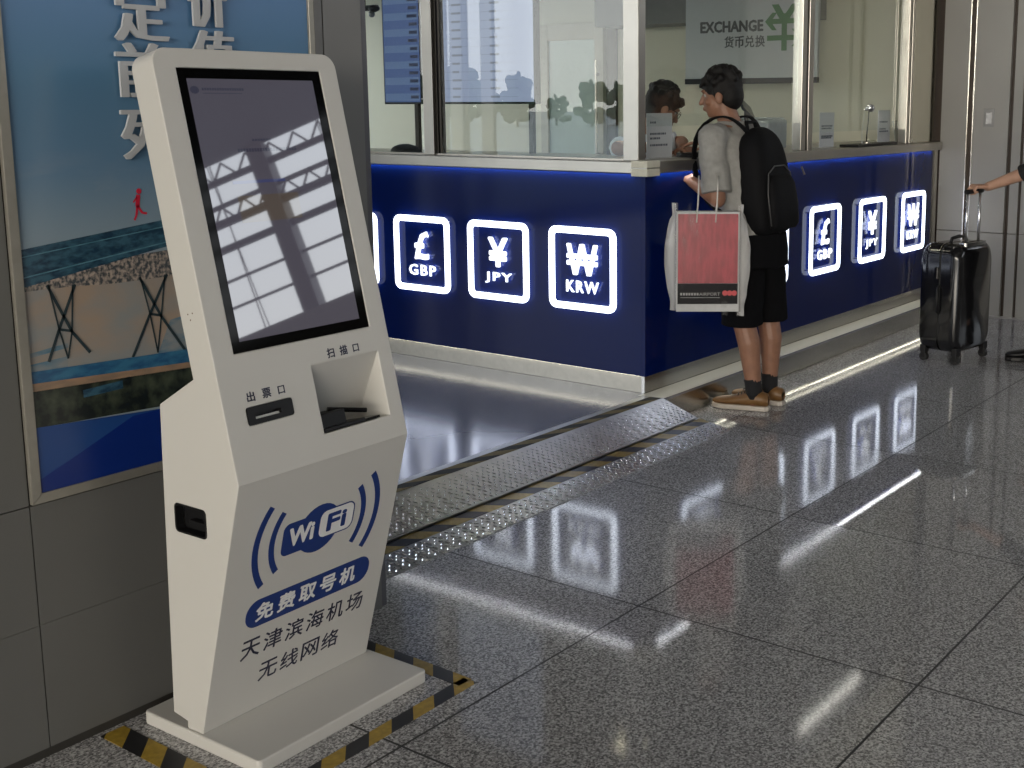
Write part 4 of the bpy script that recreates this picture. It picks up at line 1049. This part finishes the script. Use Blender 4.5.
c=MB(); c.loft([((0,0,.62),.175,.13),((0,.03,.80),.175,.13),((0,.08,.98),.185,.125),((0,.13,1.10),.19,.115),((0,.16,1.18),.14,.09),((0,.18,1.225),.075,.07)],26)
for s_ in 'LR':
    c.cap(K['s'+s_]*1.0+V((.04 if s_=='L' else -.04,0,0)),.066,K['s'+s_],.066); c.tube([K['s'+s_],K['s'+s_].lerp(K['e'+s_],.5),K['s'+s_].lerp(K['e'+s_],.85)],[.066,.064,.064],16)
part('shirt',c,wsh,cl,remesh=.0065,sm=3,disp=(.007,16))
c=MB(); c.loft([((0,.0,.50),.16,.13),((0,0,.60),.175,.135),((0,0,.68),.17,.13)],22)
for s_ in 'LR': c.tube([K['h'+s_],K['k'+s_],K['k'+s_]+V((0,.02,-.05)),K['a'+s_]+V((0,0,.02))],[.095,.075,.07,.055],16)
part('trousers',c,pbr('dark_trousers',(.015,.016,.02),.8),cl,remesh=.008,sm=3)
for s_ in 'LR': shoe(cl,(K['a'+s_].x,K['a'+s_].y),0,black_mat,black_mat,False)
st=thing('office_chair','dark office stool under the clerk behind the counter','chair',(5.37,3.87,HP))
part('seat',MB().prism([(.2*math.cos(i*PI/12),.2*math.sin(i*PI/12)) for i in range(24)],.44,.50,'z'),black_mat,st,bevel=.015)
part('column',MB().tube([(0,0,.04),(0,0,.44)],.025),steel,st)
m=MB()
for k in range(5): a=k*2*PI/5; m.cap((0,0,.05),.02,(.26*math.cos(a),.26*math.sin(a),.03),.015)
part('foot_star',m,black_mat,st)

# ------------------------------------------------------------------ suitcase
su=thing('suitcase','glossy black hard-shell suitcase with raised handle standing before the grey columns','suitcase',(6.905,2.475,0),R(-9))
shell=pbr('black_shell',(.006,.006,.007),.13,noise_amt=.05,spec=.6)
def shellhalf(y0,y1,front):
    m=MB(); n=9; secs=[]
    vs=[];fs=[];N_=40
    for j in range(n+1):
        t=j/n; y=y0+(y1-y0)*t
        k=(t if front else 1-t)      # 0 at outer face
        infl=math.sin(min(1,k*2.2)*PI/2)**.5 if k>0 else 0
        hw=.170+.032*infl; z0=.066+.030*(1-infl); z1=.705-.04*(1-infl)
        pts=rrect(-hw,hw,z0,z1,.075,9)
        vs+=[(a*(1+.03*math.sin((b-.08)/.63*PI)),y,b) for a,b in pts]; N_=len(pts)
    for j in range(n):
        for k in range(N_): fs.append((j*N_+k,(j+1)*N_+k,(j+1)*N_+(k+1)%N_,j*N_+(k+1)%N_))
    fs+=[list(range(N_)),[n*N_+k for k in range(N_)][::-1]]
    m.add(vs,fs); return m
part('rear_shell',shellhalf(-.125,-.006,True),shell,su,smooth=True,auto=50)
part('front_shell',shellhalf(.006,.140,False),shell,su,smooth=True,auto=50)
m=MB(); m.ring([(a,b) for a,b in rrect(-.2005,.2005,.088,.703,.075,9)],[(a,b) for a,b in rrect(-.19,.19,.098,.693,.07,9)],-.0055,.0055,'y'); part('zip_band',m,pbr('zip_black',(.015,.015,.015),.5),su)
m=MB(); m.ring(rrect(-.2035,.2035,.085,.706,.077,9),rrect(-.2000,.2000,.0885,.7025,.075,9),.010,.014,'y'); part('zip_line',m,MATS['pull_metal'],su)
m=MB(); m.tube([(-.2,.0,.30),(-.222,.0,.315),(-.226,.0,.38),(-.222,.0,.445),(-.2,.0,.46)],.009,10); part('side_handle',m,black_mat,su,smooth=True)
m=MB(); m.tube([(-.09,.0,.705),(-.08,0,.73),(.0,.0,.737),(.08,0,.73),(.09,.0,.705)],.010,10); part('top_handle',m,black_mat,su,smooth=True)
m=MB(); m.box(-.218,-.200,.008,.03,.50,.57); part('lock',m,black_gloss,su,bevel=.003)
m=MB(); m.ring(rrect(-.12,.12,-.118,-.062,.02),rrect(-.105,.105,-.108,-.072,.014),.690,.712,'z'); part('handle_well',m,steel_dark,su)
m=MB()
for x in (-.075,.075): m.tube([(x,-.085,.70),(x,-.085,.995)],.0085,10)
th=part('telescopic_tubes',m,pbr('silver_tube',(.75,.75,.77),.25,metal=.9),su,smooth=True)
m=MB(); m.cap((-.092,-.085,1.005),.014,(.092,-.085,1.005),.014); part('pull_grip',m,black_mat,su,smooth=True)
for x in (-.165,.165):
    for y in (-.10,.105):
        m=MB(); m.box(x-.022,x+.022,y-.018,y+.018,.055,.098); m.box(x-.020,x-.014,y-.015,y+.015,.02,.06); m.box(x+.014,x+.020,y-.015,y+.015,.02,.06)
        w_=part('wheel_housing',m,black_mat,su,bevel=.003)
        m=MB(); m.tube([(x-.012,y,.026),(x+.012,y,.026)],.0255,18); part('wheel',m,pbr('wheel_rubber',(.01,.01,.01),.6),w_)

# --- traveller holding the suitcase (mostly outside the frame)
tv=thing('person','person in a black T-shirt at the right edge, one arm reaching to the suitcase handle','person',(7.18,1.93,0),R(20))
def TW(x,y,z):  # world to local
    return tv_inv@V((x,y,z))
tv_inv=(Matrix.Translation((7.18,1.93,0))@Matrix.Rotation(R(20),4,'Z')).inverted()
grip=Matrix.Translation((6.905,2.475,0))@Matrix.Rotation(R(-9),4,'Z')@V((.0,-.085,1.005))
Kt=dict(aL=(-.02,.10,.10),aR=(.11,-.12,.10),kL=(-.07,.09,.48),kR=(.10,-.03,.48),hL=(-.09,0,.88),hR=(.09,0,.88),sL=(-.185,.02,1.38),sR=(.185,.02,1.38),eR=(.24,-.03,1.08),wR=(.24,.10,.86))
Kt={k:V(v) for k,v in Kt.items()}
gl_=tv_inv@(grip); Kt['wL']=gl_+V((.045,-.075,.025)); Kt['eL']=Kt['sL'].lerp(Kt['wL'],.5)+V((-.02,-.02,-.075))
b=MB()
for s_ in 'LR':
    b.cap(Kt['h'+s_],.088,Kt['k'+s_],.058); b.cap(Kt['k'+s_],.058,Kt['a'+s_],.036); b.cap(Kt['a'+s_]+V((0,0,-.05)),.03,Kt['a'+s_]+V((0,.13,-.07)),.024)
    b.cap(Kt['s'+s_],.055,Kt['e'+s_],.042); b.cap(Kt['e'+s_],.042,Kt['w'+s_],.026)
b.loft([((0,0,.84),.13,.10),((0,0,.93),.165,.115),((0,.0,1.06),.145,.10),((0,.01,1.20),.165,.105),((0,.02,1.32),.185,.105),((0,.02,1.41),.13,.08),((0,.02,1.45),.06,.06)],24)
b.cap((0,.02,1.42),.055,(0,.04,1.53),.054)
Rm,P=head(b,(0,.05,1.60),R(10),1.0,0)
dh=(gl_-Kt['wL']); hand(b,Kt['wL'],dh+V((0,0,.03)),(-.15,.35,-1),(1,0,0),1.05,.98); hand(b,Kt['wR'],(0,.2,-1),(-1,0,0),(0,1,0),.35)
part('body',b,pbr('skin_light',(.46,.27,.19),.5,noise_amt=.08,nscale=20,sub=.05),tv,remesh=.0045,sm=2); eyes(P,tv); hair(P,Rm,1.0,tv)
c=MB(); c.loft([((0,0,.78),.182,.135),((0,0,.86),.182,.135),((0,0,1.04),.165,.12),((0,.01,1.20),.182,.125),((0,.02,1.32),.2,.12),((0,.02,1.40),.14,.09),((0,.02,1.445),.075,.07)],26)
for s_ in 'LR':
    c.cap(Kt['s'+s_]*1.0+V((.04 if s_=='L' else -.04,0,0)),.066,Kt['s'+s_],.066); c.tube([Kt['s'+s_],Kt['s'+s_].lerp(Kt['e'+s_],.5),Kt['s'+s_].lerp(Kt['e'+s_],.98),Kt['e'+s_].lerp(Kt['w'+s_],.24)],[.066,.060,.056,.054],16)
part('tshirt',c,pbr('black_tshirt',(.008,.008,.009),.85),tv,remesh=.0065,sm=3,disp=(.005,16))
c=MB(); c.loft([((0,.0,.76),.17,.13),((0,0,.85),.178,.135),((0,0,.92),.17,.13)],22)
for s_ in 'LR': c.tube([Kt['h'+s_],Kt['h'+s_].lerp(Kt['k'+s_],.5),Kt['k'+s_],Kt['a'+s_]+V((0,0,.04))],[.10,.085,.075,.060],16)
part('trousers',c,MATS['dark_trousers'],tv,remesh=.008,sm=3)
for s_ in 'LR': shoe(tv,(Kt['a'+s_].x,Kt['a'+s_].y),R(5),black_mat,black_mat,False)

# ------------------------------------------------------------------ hall shell
ceil=pbr('ceiling_grey',(.22,.22,.23),.7)
struct('ceiling',MB().prism([(-13,-21),(10.4,-21),(22.2,2.2),(22.2,10.6),(-13,10.6)],7.72,8.0,'z'),ceil)
shellm=pbr('hall_wall',(.30,.30,.30),.6)
struct('wall_back',MB().box(-13,10.3,-21,-20.7,0,7.7),shellm)
# west window wall
ww=MB(); ww.box(-13,-12.7,-20.7,10.4,0,.5); ww.box(-13,-12.7,-20.7,10.4,4.6,7.7); struct('wall_west',ww,shellm)
w1=thing('window_1',None,None,(-12.85,0,.5),kind='structure')
m=MB()
for k in range(14): m.box(-.05,.05,-20.6+k*2.4-.05,-20.6+k*2.4+.05,0,4.1)
m.box(-.05,.05,-20.6,10.4,2.0,2.1); part('window_frame',m,steel,w1)
# north facade
w2=thing('window_2',None,None,(0,10.45,0),kind='structure')
m=MB()
for x,q in ((-12,.05),(-10.4,.05),(-8.8,.05),(-6.6,.05),(-2.28,.030),(-1.80,.012),(-1.70,.012),(-1.42,.024),(3.3,.05),(4.9,.05),(6.8,.05),(8.35,.05)): m.box(x-q,x+q,-.1,.1,0,5.6)
m.box(-12.6,8.4,-.08,.08,0,.12); m.box(-12.6,8.4,-.08,.08,5.5,5.7); part('window_frame',m,steel,w2)
struct('wall_north',MB().box(-12.6,8.4,10.3,10.6,5.7,7.7).box(-.95,2.6,10.32,10.58,0,5.69),shellm)  # lower solid part added to keep sky out of the left pane's reflection
struct('wall_east',MB().box(8.705,22.2,3.3,3.6,0,7.7),shellm)
# angled truss facade opposite the kiosk
w3=thing('window_3',None,None,(15,-12,0),R(63),kind='structure')
tg=pbr('truss_grey',(.13,.13,.14),.5)
m=MB()
m.box(-11,16,-.15,.15,0,4.50); part('parapet',m,shellm,w3)
m=MB()
for x in (-8.4,-5.6,-2.8,2.9,5.8,8.7,11.6,14.5): m.tube([(x,0,4.7),(x,0,7.72)],.05,8)
m.box(-.15,.17,-.2,.2,4.5,7.72)
part('mullion',m,tg,w3)
m=MB()
for x in (-1.0,1.25): m.tube([(x,0,4.5),(x+.03,0,7.72)],.012,6); m.tube([(x+.1,0.05,4.5),(x,.05,7.72)],.010,6)
for z,r in ((5.08,.028),(5.57,.03),(6.15,.075),(6.62,.085),(6.93,.05),(7.38,.07)): m.tube([(-11,0,z),(16,0,z)],r,8)
for z0,z1,st_ in ((6.62,6.93,.45),(7.38,7.70,.5)):
    x=-8.; up_=True
    while x<13:
        m.tube([(x,0,z0 if up_ else z1),(x+st_/2,0,z1 if up_ else z0)],.022,6); x+=st_/2; up_=not up_
part('truss',m,tg,w3)
# unseen linear lamps added for cleaner light in the hall
lampm=pbr('fill_lamp_emit',(.9,.9,.85),.5,emit=(1,.96,.88),estr=5.,noise_amt=0)
def lamp(x,y,L_,label,ang=0):
    t=thing('fill_lamp',label,'lamp',(x,y,7.55),ang,'added fill lamps of the hall')
    part('housing',MB().box(-L_/2,L_/2,-.08,.08,.04,.16),alu,t); part('diffuser',MB().box(-L_/2+.02,L_/2-.02,-.06,.06,.02,.039),lampm,t)
for k,(x,y,L_) in enumerate(((2.5,-3.5,3.),(7.5,-3.5,3.),(12.5,-3.5,3.),(2.5,-9,3.),(7.5,-9,3.))): lamp(x,y,L_,'unseen linear fill lamp added under the hall ceiling')
struct('roof_booth_added',MB().box(gx-.03,8.40,gy-.03,9.6,2.5605,2.68),pbr('added_roof',(.35,.35,.33),.5))  # unseen roof added to keep booth lamp reflections off the hall floor
for x in (5.7,7.2):
    for y in (4.0,5.3,6.7,8.3):
        t=thing('downlight','square recessed downlight under the roof of the exchange booth','lamp',(x,y,2.43),0,'downlights in the booth roof')
        m=MB(); m.ring(rrect(-.09,.09,-.09,.09,.01),rrect(-.08,.08,-.08,.08,.01),0,.13,'z'); m.box(-.085,.085,-.085,.085,.11,.13); part('housing',m,alu,t)
        part('diffuser',MB().box(-.075,.075,-.075,.075,.095,.1095),pbr('panel_emit',(.9,.9,.8),.5,emit=(1,.94,.76),estr=85.,noise_amt=0),t)
bl=thing('strip_lamp','slim strip lamp under the top rail of the right booth screen','lamp',(6.50,gy,2.475))
part('housing',MB().box(0,.95,-.02,.02,.008,.0248),alu,bl); part('diffuser',MB().box(.01,.94,-.016,.016,0,.0078),pbr('booth_lamp_emit',(.9,.9,.8),.5,emit=(1,.96,.88),estr=9.,noise_amt=0),bl)
# ------------------------------------------------------------------ outdoors
struct('ground',MB().box(-260,260,-260,260,-.5,-.21),pbr('apron_concrete',(.42,.44,.42),.8,noise_amt=.1,nscale=.1))
leaf=pbr('leaves',(.05,.09,.05),.8,noise_amt=.4,nscale=3); bark=pbr('bark',(.08,.06,.04),.9)
rr=random.Random(11)
def tree(x,y,h,label):
    t=thing('tree',label,'tree',(x,y,-.21),0,'trees on the horizon outside')
    part('trunk',MB().tube([(0,0,0),(0,0,h*.5)],[.15,.08],8),bark,t)
    m=MB(); q0=rr.uniform(.28,.42)
    for k in range(26):
        a=rr.uniform(0,6.28); z=.16+.74*rr.random(); q=rr.uniform(.2,1)*q0*(1-.75*max(0,z-.4)); m.ell((q*h*math.cos(a),q*h*math.sin(a),h*z),h*.125,h*.125,h*.11,9,7)
    for k in range(4): m.ell((rr.uniform(-.06,.06)*h,rr.uniform(-.06,.06)*h,h*(.84+.05*k)),h*.045,h*.045,h*.07,6,4)
    part('crown',m,leaf,t,disp=(h*.02,2.2),smooth=True)
for k in range(44):
    a=R(96+72*k/43+rr.uniform(-.3,.3)); d=92+(k%2)*7
    tree(4+d*math.cos(a),4+d*math.sin(a),rr.choice((2.6,3.1,3.6,4.2,5.2)),'dark green tree on the horizon mirrored in the booth glass')

# ------------------------------------------------------------------ world and sun
w=bpy.data.worlds.new('world'); S.world=w; w.use_nodes=True; nt=w.node_tree; bgn=nt.nodes['Background']
tc=nt.nodes.new('ShaderNodeTexCoord'); sp=nt.nodes.new('ShaderNodeSeparateXYZ'); nt.links.new(tc.outputs['Generated'],sp.inputs[0])
rp2=nt.nodes.new('ShaderNodeValToRGB'); e=rp2.color_ramp.elements; e[0].position=0; e[0].color=(1,1,.96,1); e[1].position=.7; e[1].color=(.72,.85,1,1); x=e.new(.25); x.color=(.90,.95,1,1)
nt.links.new(sp.outputs[2],rp2.inputs[0]); nt.links.new(rp2.outputs[0],bgn.inputs[0]); bgn.inputs[1].default_value=3.6
def area(name,loc,rot,sx,sy,power,col):
    l=bpy.data.lights.new(name,'AREA'); l.shape='RECTANGLE'; l.size=sx; l.size_y=sy; l.energy=power; l.color=col
    o=link(bpy.data.objects.new(name,l)); o.location=loc; o.rotation_euler=rot; return o
area('window_daylight_west',(-12.6,-4,3.),(R(90),0,R(-90)),12,4,1700,(1,.90,.74))

S.view_settings.view_transform='Standard'; S.view_settings.look='None'; S.view_settings.gamma=1; S.view_settings.use_curve_mapping=False
S.view_settings.exposure=0.
S.cycles.use_denoising=True
S.cycles.max_bounces=8; S.cycles.diffuse_bounces=4; S.cycles.glossy_bounces=4; S.cycles.transparent_max_bounces=12
S.cycles.sample_clamp_indirect=6; S.cycles.caustics_reflective=False; S.cycles.caustics_refractive=False
bpy.data.objects.remove(_to); bpy.data.scenes.remove(TS)
